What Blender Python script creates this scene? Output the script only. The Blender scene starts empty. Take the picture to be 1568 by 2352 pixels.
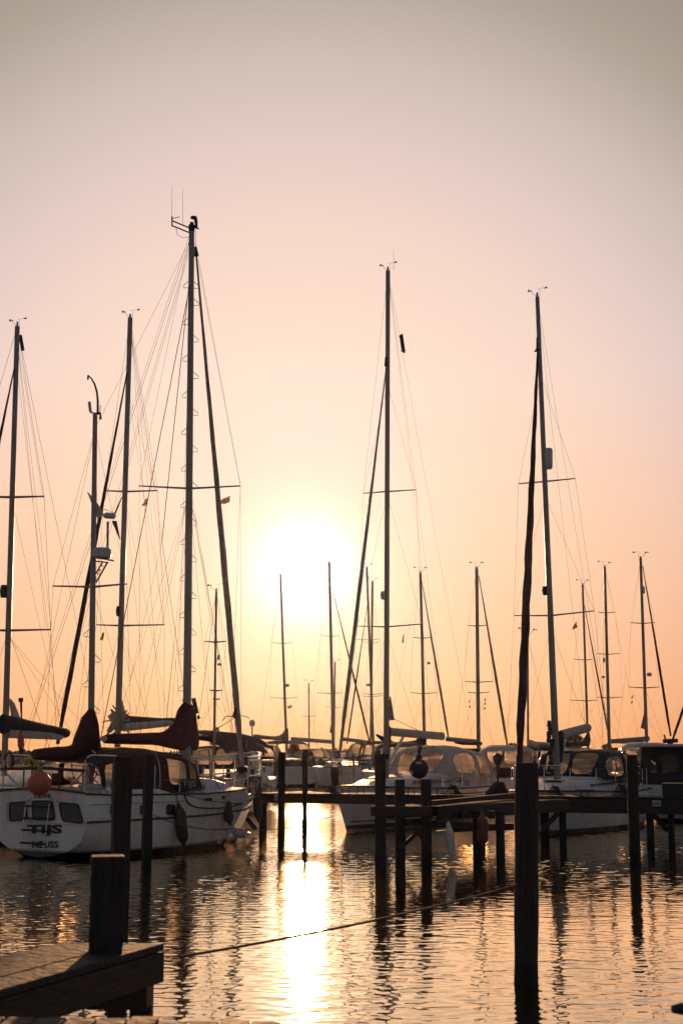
import bpy, math, random
import numpy as np
from mathutils import Vector, Matrix
random.seed(7)
scene = bpy.context.scene
COL = scene.collection
R = math.radians

# ------------------------------------------------------------ camera
CAMZ = 2.3
PITCH = R(9.53)
cd = bpy.data.cameras.new("camera"); cam = bpy.data.objects.new("camera", cd); COL.objects.link(cam)
cam.location = (0, 0, CAMZ); cam.rotation_euler = (R(90) + PITCH, 0, 0)
cd.sensor_fit = 'VERTICAL'; cd.sensor_height = 36; cd.sensor_width = 24; cd.lens = 50
cd.clip_start = 0.05; cd.clip_end = 12000
cd.dof.use_dof = True; cd.dof.focus_distance = 38; cd.dof.aperture_fstop = 4.0
scene.camera = cam

# ------------------------------------------------------------ exposure
scene.view_settings.view_transform = 'Standard'; scene.view_settings.look = 'None'
scene.view_settings.exposure = 0; scene.view_settings.gamma = 1
scene.render.film_transparent = False
scene.cycles.max_bounces = 8; scene.cycles.glossy_bounces = 4; scene.cycles.diffuse_bounces = 3
scene.cycles.transparent_max_bounces = 12; scene.cycles.volume_bounces = 0
scene.cycles.use_denoising = True

# ------------------------------------------------------------ sun and sky
F = 3266.7            # focal length in the units of the picture plane used below (1568 x 2352)
def ray(px, py):
    u = (px - 784) / F; v = (1176 - py) / F
    return Vector((u, math.cos(PITCH) - v * math.sin(PITCH), math.sin(PITCH) + v * math.cos(PITCH)))
EYE = Vector((0, 0, CAMZ))
def P(px, py, d):      # a point at distance d (metres) in front of the lens
    r = ray(px, py); return EYE + r * (d / r.y)
def G(px, py, z=0.0):  # where the line of sight meets the level z
    r = ray(px, py); return EYE + r * ((z - CAMZ) / r.z)
SUN = ray(700, 1312).normalized()
s_el = math.asin(SUN.z); s_az = math.atan2(SUN.x, SUN.y)

w = bpy.data.worlds.new("World"); scene.world = w; w.use_nodes = True
nt = w.node_tree; nt.nodes.clear(); N = nt.nodes.new; LK = nt.links.new
def lin(c):
    return tuple(((x / 255) / 12.92 if x / 255 <= .04045 else ((x / 255 + .055) / 1.055) ** 2.4) for x in c) + (1,)
def mth(op, a, b=None, c=None, clamp=False):
    n = N('ShaderNodeMath'); n.operation = op; n.use_clamp = clamp
    for i, q in enumerate((a, b, c)):
        if q is None: continue
        if isinstance(q, (int, float)): n.inputs[i].default_value = q
        else: LK(q, n.inputs[i])
    return n.outputs[0]
tc = N('ShaderNodeTexCoord')
dot = N('ShaderNodeVectorMath'); dot.operation = 'DOT_PRODUCT'; LK(tc.outputs['Generated'], dot.inputs[0]); dot.inputs[1].default_value = SUN
sep = N('ShaderNodeSeparateXYZ'); LK(tc.outputs['Generated'], sep.inputs[0])
theta = mth('ARCCOSINE', mth('MINIMUM', dot.outputs['Value'], 0.9999999))
tt = mth('SQRT', mth('DIVIDE', theta, math.pi))
def ramp(stops):
    n = N('ShaderNodeValToRGB'); cr = n.color_ramp; cr.interpolation = 'B_SPLINE' if False else 'LINEAR'
    while len(cr.elements) < len(stops): cr.elements.new(0.5)
    for e, (deg, c) in zip(cr.elements, stops): e.position = math.sqrt(deg / 180); e.color = lin(c)
    LK(tt, n.inputs[0]); return n.outputs[0]
hi = ramp([(0, (255, 242, 228)), (3.2, (255, 239, 224)), (5, (255, 231, 220)), (7.5, (253, 225, 208)), (11, (247, 217, 200)), (14, (240, 211, 198)), (17, (225, 201, 196)), (20, (206, 189, 182)), (24, (172, 158, 146)), (32, (126, 116, 108)), (45, (116, 110, 106)), (75, (102, 99, 100)), (110, (96, 104, 118)), (180, (96, 108, 128))])
lo = ramp([(0, (255, 218, 165)), (3.2, (255, 206, 149)), (5, (254, 191, 129)), (7.5, (254, 183, 119)), (11, (252, 179, 115)), (14, (247, 171, 108)), (17, (239, 161, 103)), (22, (208, 142, 98)), (32, (158, 114, 88)), (60, (104, 92, 86)), (110, (88, 94, 106)), (180, (84, 94, 110))])
el = mth('DIVIDE', sep.outputs['Z'], math.sin(R(15)), clamp=True)
el = mth('POWER', el, 0.85)
mx = N('ShaderNodeMix'); mx.data_type = 'RGBA'; LK(el, mx.inputs['Factor']); LK(lo, mx.inputs['A']); LK(hi, mx.inputs['B'])
# the glare of the low sun seen through the evening haze
g1 = mth('MULTIPLY', mth('EXPONENT', mth('MULTIPLY', mth('POWER', mth('DIVIDE', theta, R(0.8)), 2.0), -1.0)), 7.0)
g2 = mth('MULTIPLY', mth('EXPONENT', mth('MULTIPLY', mth('POWER', mth('DIVIDE', theta, R(1.85)), 2.0), -1.0)), 0.95)
gl = mth('ADD', g1, g2)
gc = N('ShaderNodeMix'); gc.data_type = 'RGBA'; gc.blend_type = 'MULTIPLY'; gc.inputs['Factor'].default_value = 1
gc.inputs['A'].default_value = (1, 0.84, 0.95, 1); LK(gl, gc.inputs['B'])
ad = N('ShaderNodeMix'); ad.data_type = 'RGBA'; ad.blend_type = 'ADD'; ad.inputs['Factor'].default_value = 1
LK(mx.outputs['Result'], ad.inputs['A']); LK(gc.outputs['Result'], ad.inputs['B'])
sky = N('ShaderNodeTexSky'); sky.sky_type = 'NISHITA'; sky.sun_disc = False
sky.sun_elevation = s_el; sky.sun_rotation = s_az; sky.dust_density = 6; sky.air_density = 1.4
b1 = N('ShaderNodeBackground'); b1.inputs['Strength'].default_value = 1.0; LK(ad.outputs['Result'], b1.inputs[0])
b2 = N('ShaderNodeBackground'); b2.inputs['Strength'].default_value = 0.002; LK(sky.outputs[0], b2.inputs[0])
adds = N('ShaderNodeAddShader'); LK(b1.outputs[0], adds.inputs[0]); LK(b2.outputs[0], adds.inputs[1])
wo = N('ShaderNodeOutputWorld'); LK(adds.outputs[0], wo.inputs[0])

sl = bpy.data.lights.new("sun", 'SUN'); sun = bpy.data.objects.new("sun", sl); COL.objects.link(sun)
sl.energy = 5.0; sl.angle = R(0.9); sl.color = (1.0, 0.52, 0.24)
sun.rotation_euler = (-SUN).to_track_quat('-Z', 'Y').to_euler()
sun.location = SUN * 300

# ------------------------------------------------------------ materials
def mk(name, col, rough=0.5, metal=0.0, var=0.25, scale=6.0, stretch=(1, 1, 1), bump=0.0, bscale=None, coat=0.0, spec=0.5, rvar=0.15):
    m = bpy.data.materials.new(name); m.use_nodes = True; t = m.node_tree; b = t.nodes['Principled BSDF']
    c = t.nodes.new('ShaderNodeTexCoord'); mp = t.nodes.new('ShaderNodeMapping'); mp.inputs['Scale'].default_value = stretch
    t.links.new(c.outputs['Object'], mp.inputs[0])
    n = t.nodes.new('ShaderNodeTexNoise'); n.inputs['Scale'].default_value = scale; n.inputs['Detail'].default_value = 6; n.inputs['Roughness'].default_value = .65
    t.links.new(mp.outputs[0], n.inputs['Vector'])
    r = t.nodes.new('ShaderNodeValToRGB'); r.color_ramp.elements[0].position = .3; r.color_ramp.elements[1].position = .7
    r.color_ramp.elements[0].color = tuple(x * (1 - var) for x in col) + (1,)
    r.color_ramp.elements[1].color = tuple(min(1, x * (1 + var)) for x in col) + (1,)
    t.links.new(n.outputs[0], r.inputs[0]); t.links.new(r.outputs[0], b.inputs['Base Color'])
    mr = t.nodes.new('ShaderNodeMapRange'); mr.inputs['To Min'].default_value = max(0.02, rough - rvar); mr.inputs['To Max'].default_value = min(1, rough + rvar)
    t.links.new(n.outputs[0], mr.inputs['Value']); t.links.new(mr.outputs[0], b.inputs['Roughness'])
    b.inputs['Metallic'].default_value = metal; b.inputs['Coat Weight'].default_value = coat; b.inputs['Specular IOR Level'].default_value = spec
    if bump:
        n2 = t.nodes.new('ShaderNodeTexNoise'); n2.inputs['Scale'].default_value = bscale or scale * 3; n2.inputs['Detail'].default_value = 5
        t.links.new(mp.outputs[0], n2.inputs['Vector'])
        bn = t.nodes.new('ShaderNodeBump'); bn.inputs['Strength'].default_value = bump; bn.inputs['Distance'].default_value = .03
        t.links.new(n2.outputs[0], bn.inputs['Height']); t.links.new(bn.outputs[0], b.inputs['Normal'])
    return m
def banded(m, bands):          # paint bands by height above the water: bands = [(z_from, colour), ...]
    t = m.node_tree; b = t.nodes['Principled BSDF']; src = b.inputs['Base Color'].links[0].from_socket
    g = t.nodes.new('ShaderNodeNewGeometry'); s = t.nodes.new('ShaderNodeSeparateXYZ'); t.links.new(g.outputs['Position'], s.inputs[0])
    for z0, z1, c in bands:
        a = t.nodes.new('ShaderNodeMath'); a.operation = 'GREATER_THAN'; a.inputs[1].default_value = z0; t.links.new(s.outputs['Z'], a.inputs[0])
        d = t.nodes.new('ShaderNodeMath'); d.operation = 'LESS_THAN'; d.inputs[1].default_value = z1; t.links.new(s.outputs['Z'], d.inputs[0])
        e = t.nodes.new('ShaderNodeMath'); e.operation = 'MULTIPLY'; t.links.new(a.outputs[0], e.inputs[0]); t.links.new(d.outputs[0], e.inputs[1])
        x = t.nodes.new('ShaderNodeMix'); x.data_type = 'RGBA'; t.links.new(e.outputs[0], x.inputs['Factor']); t.links.new(src, x.inputs['A']); x.inputs['B'].default_value = c + (1,)
        src = x.outputs['Result']
    t.links.new(src, b.inputs['Base Color']); return m
M = {}
M['pile'] = banded(mk('pile_wood', (.024, .018, .014), .8, 0, .85, 5, (6, 6, .5), 1.0, 9), [(.22, .42, (.016, .020, .011)), (-3, .22, (.008, .009, .007))])
M['beam'] = mk('beam_wood', (.036, .024, .017), .8, 0, .6, 4, (1, 1, 5), .8, 12)
M['deckwood'] = mk('deck_wood', (.020, .019, .020), .8, 0, .5, 5, (1, 1, 1), .9, 14)
M['hull'] = banded(mk('hull_gelcoat', (.66, .62, .55), .28, 0, .16, 1.6, (1.5, 1.5, .4), 0, coat=.3), [(.15, .19, (.34, .29, .21)), (-3, .15, (.012, .010, .012))])
M['hullB'] = banded(mk('hull_gelcoat_striped', (.66, .63, .60), .25, 0, .08, 1.5, (1, 1, .5), 0, coat=.4), [(-3, .05, (.25, .22, .2)), (.05, .17, (.03, .02, .035))])
M['hullC'] = banded(mk('hull_gelcoat_white', (.60, .58, .55), .25, 0, .08, 1.5, (1, 1, .5), 0, coat=.4), [(-3, .14, (.02, .02, .03))])
M['hullG'] = banded(mk('hull_gelcoat_grey', (.16, .15, .15), .3, 0, .1, 1.5), [(-3, .12, (.02, .02, .02))])
M['deck'] = mk('deck_gelcoat', (.52, .52, .52), .5, 0, .10, 4, bump=.25, bscale=40, spec=.15)
M['cream'] = mk('cream_paint', (.52, .46, .34), .35, 0, .12, 2)
M['alu'] = mk('anodised_mast', (.28, .245, .21), .42, .55, .15, 2, (3, 3, .4))
M['steel'] = mk('stainless_tube', (.62, .60, .58), .22, .95, .1, 8)
M['wire'] = mk('rigging_wire', (.10, .085, .075), .5, .6, .3, 4)
M['rope'] = mk('mooring_rope', (.055, .04, .035), .9, 0, .4, 30, bump=.6, bscale=80)
M['redcanvas'] = mk('dark_red_canvas', (.060, .014, .011), .85, 0, .35, 3, (1, 1, 2), .6, 5)
M['navy'] = mk('navy_canvas', (.018, .020, .030), .85, 0, .35, 4, bump=.5, bscale=8)
M['brown'] = mk('brown_canvas', (.040, .024, .024), .85, 0, .35, 4, bump=.5, bscale=8)
M['creamcanvas'] = mk('cream_canvas', (.44, .41, .37), .85, 0, .12, 3, bump=.5, bscale=6)
M['sail'] = mk('sailcloth', (.50, .46, .40), .8, 0, .15, 4, bump=.6, bscale=10)
M['sailfurl'] = mk('furled_sailcloth', (.30, .24, .20), .8, 0, .3, 3, (2, 2, 2), .8, 6)
M['darkfurl'] = mk('furled_sail_uv_strip', (.050, .022, .020), .85, 0, .4, 3, (1, 1, 3), .8, 6)
M['black'] = mk('black_rubber', (.012, .012, .014), .55, 0, .3, 8)
M['greyfender'] = mk('grey_fender_cover', (.06, .05, .045), .8, 0, .3, 10, bump=.3)
M['whitefender'] = mk('white_fender_vinyl', (.52, .48, .42), .4, 0, .3, 3)
M['redfender'] = mk('dark_red_fender_vinyl', (.14, .03, .02), .45, 0, .3, 4)
M['orange'] = mk('orange_buoy_vinyl', (.46, .10, .05), .45, 0, .18, 5)
M['glass'] = mk('dark_window_glass', (.015, .017, .022), .08, 0, .3, 3, spec=.8, rvar=.03)
M['trim'] = mk('black_trim', (.015, .013, .013), .5, 0, .2, 6)
M['teak'] = mk('teak_trim', (.07, .035, .02), .6, 0, .4, 10, (1, 1, 6), .4)
M['blue'] = mk('navy_stripe', (.02, .03, .08), .35, 0, .1, 3)
M['letter'] = mk('black_lettering', (.010, .012, .018), .5, 0, .1, 3)
M['paleletter'] = mk('pale_lettering', (.42, .40, .37), .6, 0, .1, 3)
M['plate'] = mk('white_number_plate', (.36, .37, .38), .5, 0, .2, 20)
M['dome'] = mk('white_radome_plastic', (.50, .47, .44), .35, 0, .1, 4)
M['yellow'] = mk('yellow_plastic', (.42, .40, .03), .5, 0, .2, 5)
M['flagred'] = mk('red_flag_cloth', (.22, .05, .04), .8, 0, .2, 5)
M['flagorange'] = mk('orange_flag_cloth', (.34, .19, .10), .8, 0, .2, 5)
M['flagpale'] = mk('pale_flag_cloth', (.5, .42, .34), .8, 0, .2, 5)
M['bronze'] = mk('propeller_paint', (.2, .19, .18), .4, .3, .2, 5)
M['bark'] = mk('bark', (.03, .022, .016), .9, 0, .4, 8, bump=.5)
M['leaf'] = mk('leaves', (.035, .05, .02), .8, 0, .5, 2)
def curtain():
    m = mk('curtained_window_glass', (.02, .022, .028), .12, 0, .3, 3, spec=.8, rvar=.03); t = m.node_tree; b = t.nodes['Principled BSDF']
    c = t.nodes.new('ShaderNodeTexCoord'); wv = t.nodes.new('ShaderNodeTexWave'); wv.inputs['Scale'].default_value = 4.5; wv.inputs['Distortion'].default_value = 3; wv.inputs['Detail'].default_value = 3
    mp = t.nodes.new('ShaderNodeMapping'); mp.inputs['Scale'].default_value = (1.2, 1.2, .12); t.links.new(c.outputs['Object'], mp.inputs[0]); t.links.new(mp.outputs[0], wv.inputs['Vector'])
    r = t.nodes.new('ShaderNodeValToRGB'); r.color_ramp.elements[0].color = (.012, .013, .018, 1); r.color_ramp.elements[1].color = (.065, .066, .075, 1); r.color_ramp.elements[0].position = .45
    t.links.new(wv.outputs[0], r.inputs[0]); t.links.new(r.outputs[0], b.inputs['Base Color']); return m
M['curtain'] = curtain()
def vinyl():
    m = bpy.data.materials.new('clear_vinyl_window'); m.use_nodes = True; t = m.node_tree; t.nodes.clear()
    o = t.nodes.new('ShaderNodeOutputMaterial'); a = t.nodes.new('ShaderNodeBsdfTransparent'); a.inputs[0].default_value = (.95, .87, .78, 1)
    t2 = t.nodes.new('ShaderNodeBsdfTranslucent'); t2.inputs[0].default_value = (1, .9, .8, 1); rf = t.nodes.new('ShaderNodeBsdfRefraction'); rf.inputs[0].default_value = (.95, .86, .76, 1); rf.inputs['Roughness'].default_value = .5; rf.inputs['IOR'].default_value = 1.06
    tr = t.nodes.new('ShaderNodeMixShader'); tr.inputs[0].default_value = .6; t.links.new(rf.outputs[0], tr.inputs[1]); t.links.new(t2.outputs[0], tr.inputs[2])
    g = t.nodes.new('ShaderNodeBsdfGlossy'); g.inputs['Roughness'].default_value = .12; g.inputs[0].default_value = (.9, .9, .9, 1)
    c = t.nodes.new('ShaderNodeTexCoord'); n = t.nodes.new('ShaderNodeTexNoise'); n.inputs['Scale'].default_value = 1.5; n.inputs['Distortion'].default_value = .6; n.inputs['Detail'].default_value = 4
    t.links.new(c.outputs['Object'], n.inputs['Vector'])
    mr = t.nodes.new('ShaderNodeMapRange'); mr.inputs['From Min'].default_value = .35; mr.inputs['From Max'].default_value = .7; mr.inputs['To Min'].default_value = .24; mr.inputs['To Max'].default_value = .5
    t.links.new(n.outputs[0], mr.inputs[0])
    x = t.nodes.new('ShaderNodeMixShader'); t.links.new(mr.outputs[0], x.inputs[0]); t.links.new(a.outputs[0], x.inputs[1]); t.links.new(tr.outputs[0], x.inputs[2])
    y = t.nodes.new('ShaderNodeMixShader'); y.inputs[0].default_value = .06; t.links.new(x.outputs[0], y.inputs[1]); t.links.new(g.outputs[0], y.inputs[2])
    bn = t.nodes.new('ShaderNodeBump'); bn.inputs['Strength'].default_value = .4; t.links.new(n.outputs[0], bn.inputs['Height']); t.links.new(bn.outputs[0], g.inputs['Normal'])
    t.links.new(y.outputs[0], o.inputs[0]); return m
M['vinyl'] = vinyl()
def thin(m, k):          # cloth that lets some light through
    t = m.node_tree; b = t.nodes['Principled BSDF']; o = t.nodes['Material Output']; tr = t.nodes.new('ShaderNodeBsdfTranslucent'); x = t.nodes.new('ShaderNodeMixShader'); x.inputs[0].default_value = k
    t.links.new(b.inputs['Base Color'].links[0].from_socket, tr.inputs[0]); t.links.new(b.outputs[0], x.inputs[1]); t.links.new(tr.outputs[0], x.inputs[2]); t.links.new(x.outputs[0], o.inputs[0])
for n_, k_ in (('creamcanvas', .10), ('sail', .3), ('flagorange', .5), ('flagpale', .5), ('flagred', .5)): thin(M[n_], k_)
def water():
    m = bpy.data.materials.new('harbour_water'); m.use_nodes = True; t = m.node_tree; t.nodes.clear(); o = t.nodes.new('ShaderNodeOutputMaterial')
    g = t.nodes.new('ShaderNodeNewGeometry')
    mp = t.nodes.new('ShaderNodeMapping'); mp.inputs['Scale'].default_value = (.6, 1.3, 1); t.links.new(g.outputs['Position'], mp.inputs[0])
    n1 = t.nodes.new('ShaderNodeTexNoise'); n1.inputs['Scale'].default_value = 3.2; n1.inputs['Detail'].default_value = 3; t.links.new(mp.outputs[0], n1.inputs['Vector'])
    n2 = t.nodes.new('ShaderNodeTexNoise'); n2.inputs['Scale'].default_value = .45; n2.inputs['Detail'].default_value = 4; t.links.new(mp.outputs[0], n2.inputs['Vector'])
    b1 = t.nodes.new('ShaderNodeBump'); b1.inputs['Strength'].default_value = 1; b1.inputs['Distance'].default_value = .0022; t.links.new(n1.outputs[0], b1.inputs['Height'])
    b2 = t.nodes.new('ShaderNodeBump'); b2.inputs['Strength'].default_value = 1; b2.inputs['Distance'].default_value = .006; t.links.new(n2.outputs[0], b2.inputs['Height']); t.links.new(b1.outputs[0], b2.inputs['Normal'])
    fr = t.nodes.new('ShaderNodeFresnel'); fr.inputs['IOR'].default_value = 1.8; t.links.new(b2.outputs[0], fr.inputs['Normal'])
    d = t.nodes.new('ShaderNodeBsdfDiffuse'); d.inputs[0].default_value = (.012, .008, .006, 1)
    gl = t.nodes.new('ShaderNodeBsdfGlossy'); gl.inputs['Roughness'].default_value = .045; gl.inputs[0].default_value = (1, .87, .67, 1); t.links.new(b2.outputs[0], gl.inputs['Normal'])
    x = t.nodes.new('ShaderNodeMixShader'); k = t.nodes.new('ShaderNodeMath'); k.operation = 'MULTIPLY'; k.use_clamp = True; k.inputs[1].default_value = 1.75; t.links.new(fr.outputs[0], k.inputs[0]); t.links.new(k.outputs[0], x.inputs[0]); t.links.new(d.outputs[0], x.inputs[1]); t.links.new(gl.outputs[0], x.inputs[2]); t.links.new(x.outputs[0], o.inputs[0])
    return m
M['water'] = water()

# ------------------------------------------------------------ mesh helpers
class MB:
    def __init__(s): s.v = []; s.f = []
    def add(s, vs, fs):
        k = len(s.v); s.v += [Vector(p) for p in vs]; s.f += [tuple(i + k for i in f) for f in fs]; return s
    def box(s, c, x, y, z):           # centre and three half vectors
        c, x, y, z = Vector(c), Vector(x), Vector(y), Vector(z)
        vs = [c + a * x + b * y + e * z for e in (-1, 1) for b in (-1, 1) for a in (-1, 1)]
        return s.add(vs, [(0, 2, 3, 1), (4, 5, 7, 6), (0, 1, 5, 4), (2, 6, 7, 3), (0, 4, 6, 2), (1, 3, 7, 5)])
    def beam(s, p, q, w, h, up=(0, 0, 1)):   # square bar from p to q
        p, q = Vector(p), Vector(q); d = (q - p); l = d.length; d.normalize(); sd = d.cross(Vector(up)).normalized(); u = sd.cross(d)
        return s.box((p + q) / 2, d * l / 2, sd * w / 2, u * h / 2)
    def tube(s, pts, r, n=6, sx=1.0, sy=1.0, cap=True, ref=None):
        pts = [Vector(p) for p in pts]; rs = r if isinstance(r, (list, tuple)) else [r] * len(pts); k = len(s.v)
        for i, p in enumerate(pts):
            d = (pts[min(i + 1, len(pts) - 1)] - pts[max(i - 1, 0)]).normalized()
            rf = Vector(ref) if ref else (Vector((0, 0, 1)) if abs(d.z) < .8 else Vector((0, 1, 0)))
            a = d.cross(rf).normalized(); b = a.cross(d)
            for j in range(n):
                t = 2 * math.pi * j / n; s.v.append(p + a * (math.cos(t) * rs[i] * sx) + b * (math.sin(t) * rs[i] * sy))
        for i in range(len(pts) - 1):
            for j in range(n):
                s.f.append((k + i * n + j, k + i * n + (j + 1) % n, k + (i + 1) * n + (j + 1) % n, k + (i + 1) * n + j))
        if cap: s.f.append(tuple(k + j for j in reversed(range(n)))); s.f.append(tuple(k + (len(pts) - 1) * n + j for j in range(n)))
        return s
    def loft(s, secs, closed=False, cap0=False, cap1=False):
        n = len(secs[0]); k = len(s.v)
        for q in secs: s.v += [Vector(p) for p in q]
        for i in range(len(secs) - 1):
            for j in range(n if closed else n - 1):
                s.f.append((k + i * n + j, k + i * n + (j + 1) % n, k + (i + 1) * n + (j + 1) % n, k + (i + 1) * n + j))
        if cap0: s.f.append(tuple(k + j for j in reversed(range(n))))
        if cap1: s.f.append(tuple(k + (len(secs) - 1) * n + j for j in range(n)))
        return s
    def ball(s, c, r, n=16, axis=(1, 1, 1)):
        c = Vector(c); secs = []
        for i in range(n // 2 + 1):
            t = math.pi * i / (n // 2); rr = max(1e-4, math.sin(t)); secs.append([c + Vector((math.cos(2 * math.pi * j / n) * rr * r * axis[0], math.sin(2 * math.pi * j / n) * rr * r * axis[1], -math.cos(t) * r * axis[2])) for j in range(n)])
        return s.loft(secs, True, True, True)
    def prism(s, poly, off):          # polygon (list of points) pushed along off
        k = len(poly); a = [Vector(p) for p in poly]; o = Vector(off)
        return s.add(a + [p + o for p in a], [tuple(reversed(range(k))), tuple(range(k, 2 * k))] + [(i, (i + 1) % k, k + (i + 1) % k, k + i) for i in range(k)])
    def build(s, name, mat, parent=None, smooth=True, label=None, base=None, bevel=0):
        org = base_of(parent) if parent else (Vector(base) if base is not None else Vector((0, 0, 0)))
        me = bpy.data.meshes.new(name); me.from_pydata([tuple(p - org) for p in s.v], [], s.f); me.validate(); me.update()
        o = bpy.data.objects.new(name, me); COL.objects.link(o); me.materials.append(M[mat] if isinstance(mat, str) else mat)
        if smooth:
            me.polygons.foreach_set('use_smooth', [True] * len(me.polygons)); me.set_sharp_from_angle(angle=R(40))
        if bevel:
            bv = o.modifiers.new('bevel', 'BEVEL'); bv.width = bevel; bv.segments = 2; bv.limit_method = 'ANGLE'
        if parent: o.parent = parent
        else: o.location = org
        if label: o['label'] = label
        return o
BASES = {}
def base_of(o):
    b = Vector((0, 0, 0))
    while o is not None: b = b + o.location; o = o.parent
    return b
def tag(o, label, cat, group=None):
    o['label'] = label; o['category'] = cat
    if group: o['group'] = group
    return o
def empty(name, loc, label, cat, group=None):
    o = bpy.data.objects.new(name, None); COL.objects.link(o); o.location = loc; o.empty_display_size = .3
    return tag(o, label, cat, group)
def text(name, s, org, xd, up, height, mat, parent, bold=0.0, width=None, shear=0.0):
    cu = bpy.data.curves.new(name, 'FONT'); cu.body = s; cu.size = 1; cu.offset = bold; cu.extrude = 0.0; cu.shear = shear; cu.resolution_u = 3
    t = bpy.data.objects.new('t', cu); COL.objects.link(t); dg = bpy.context.evaluated_depsgraph_get(); me = t.evaluated_get(dg).to_mesh()
    vs = [Vector(v.co) for v in me.vertices]; fs = [tuple(p.vertices) for p in me.polygons]; t.evaluated_get(dg).to_mesh_clear()
    bpy.data.objects.remove(t)
    x0, x1 = min(v.x for v in vs), max(v.x for v in vs); y0, y1 = min(v.y for v in vs), max(v.y for v in vs)
    sy = height / (y1 - y0); sx = (width / (x1 - x0)) if width else sy
    xd, up, org = Vector(xd).normalized(), Vector(up).normalized(), Vector(org)
    mb = MB(); mb.add([org + xd * ((v.x - x0) * sx) + up * ((v.y - y0) * sy) for v in vs], fs)
    return mb.build(name, mat, parent, smooth=False)
def lerp(a, b, t): return a + (b - a) * t
def pw(tab, t):
    for (a, va), (b, vb) in zip(tab, tab[1:]):
        if t <= b: return lerp(va, vb, (t - a) / (b - a) if b > a else 0) if t >= a else tab[0][1]
    return tab[-1][1]
def sag(p, q, s, n=14):
    p, q = Vector(p), Vector(q); return [p.lerp(q, i / n) - Vector((0, 0, 4 * s * (i / n) * (1 - i / n))) for i in range(n + 1)]

# ------------------------------------------------------------ boats
SEC_T = [(0, 0), (.34, .04), (.66, .13), (.90, .28), (1.0, .52), (.985, .78), (.94, 1)]
SEC_M = [(0, 0), (.55, .04), (.82, .14), (.94, .30), (.99, .55), (1, .8), (.985, 1)]
SEC_B = [(0, 0), (.10, .10), (.24, .25), (.42, .44), (.62, .65), (.82, .84), (1, 1)]
def smooth_prof(p, n=14):
    out = []
    for i in range(n + 1):
        u = i / n * (len(p) - 1); k = min(int(u), len(p) - 2); f = u - k
        g = lambda m: p[max(0, min(len(p) - 1, m))]
        c = [0.5 * (2 * g(k)[x] + (g(k + 1)[x] - g(k - 1)[x]) * f + (2 * g(k - 1)[x] - 5 * g(k)[x] + 4 * g(k + 1)[x] - g(k + 2)[x]) * f * f + (3 * g(k)[x] - g(k - 1)[x] - 3 * g(k + 1)[x] + g(k + 2)[x]) * f ** 3) for x in (0, 1)]
        out.append((max(0, c[0]), c[1]))
    return out
PT, PM, PB = smooth_prof(SEC_T), smooth_prof(SEC_M), smooth_prof(SEC_B)
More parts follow.
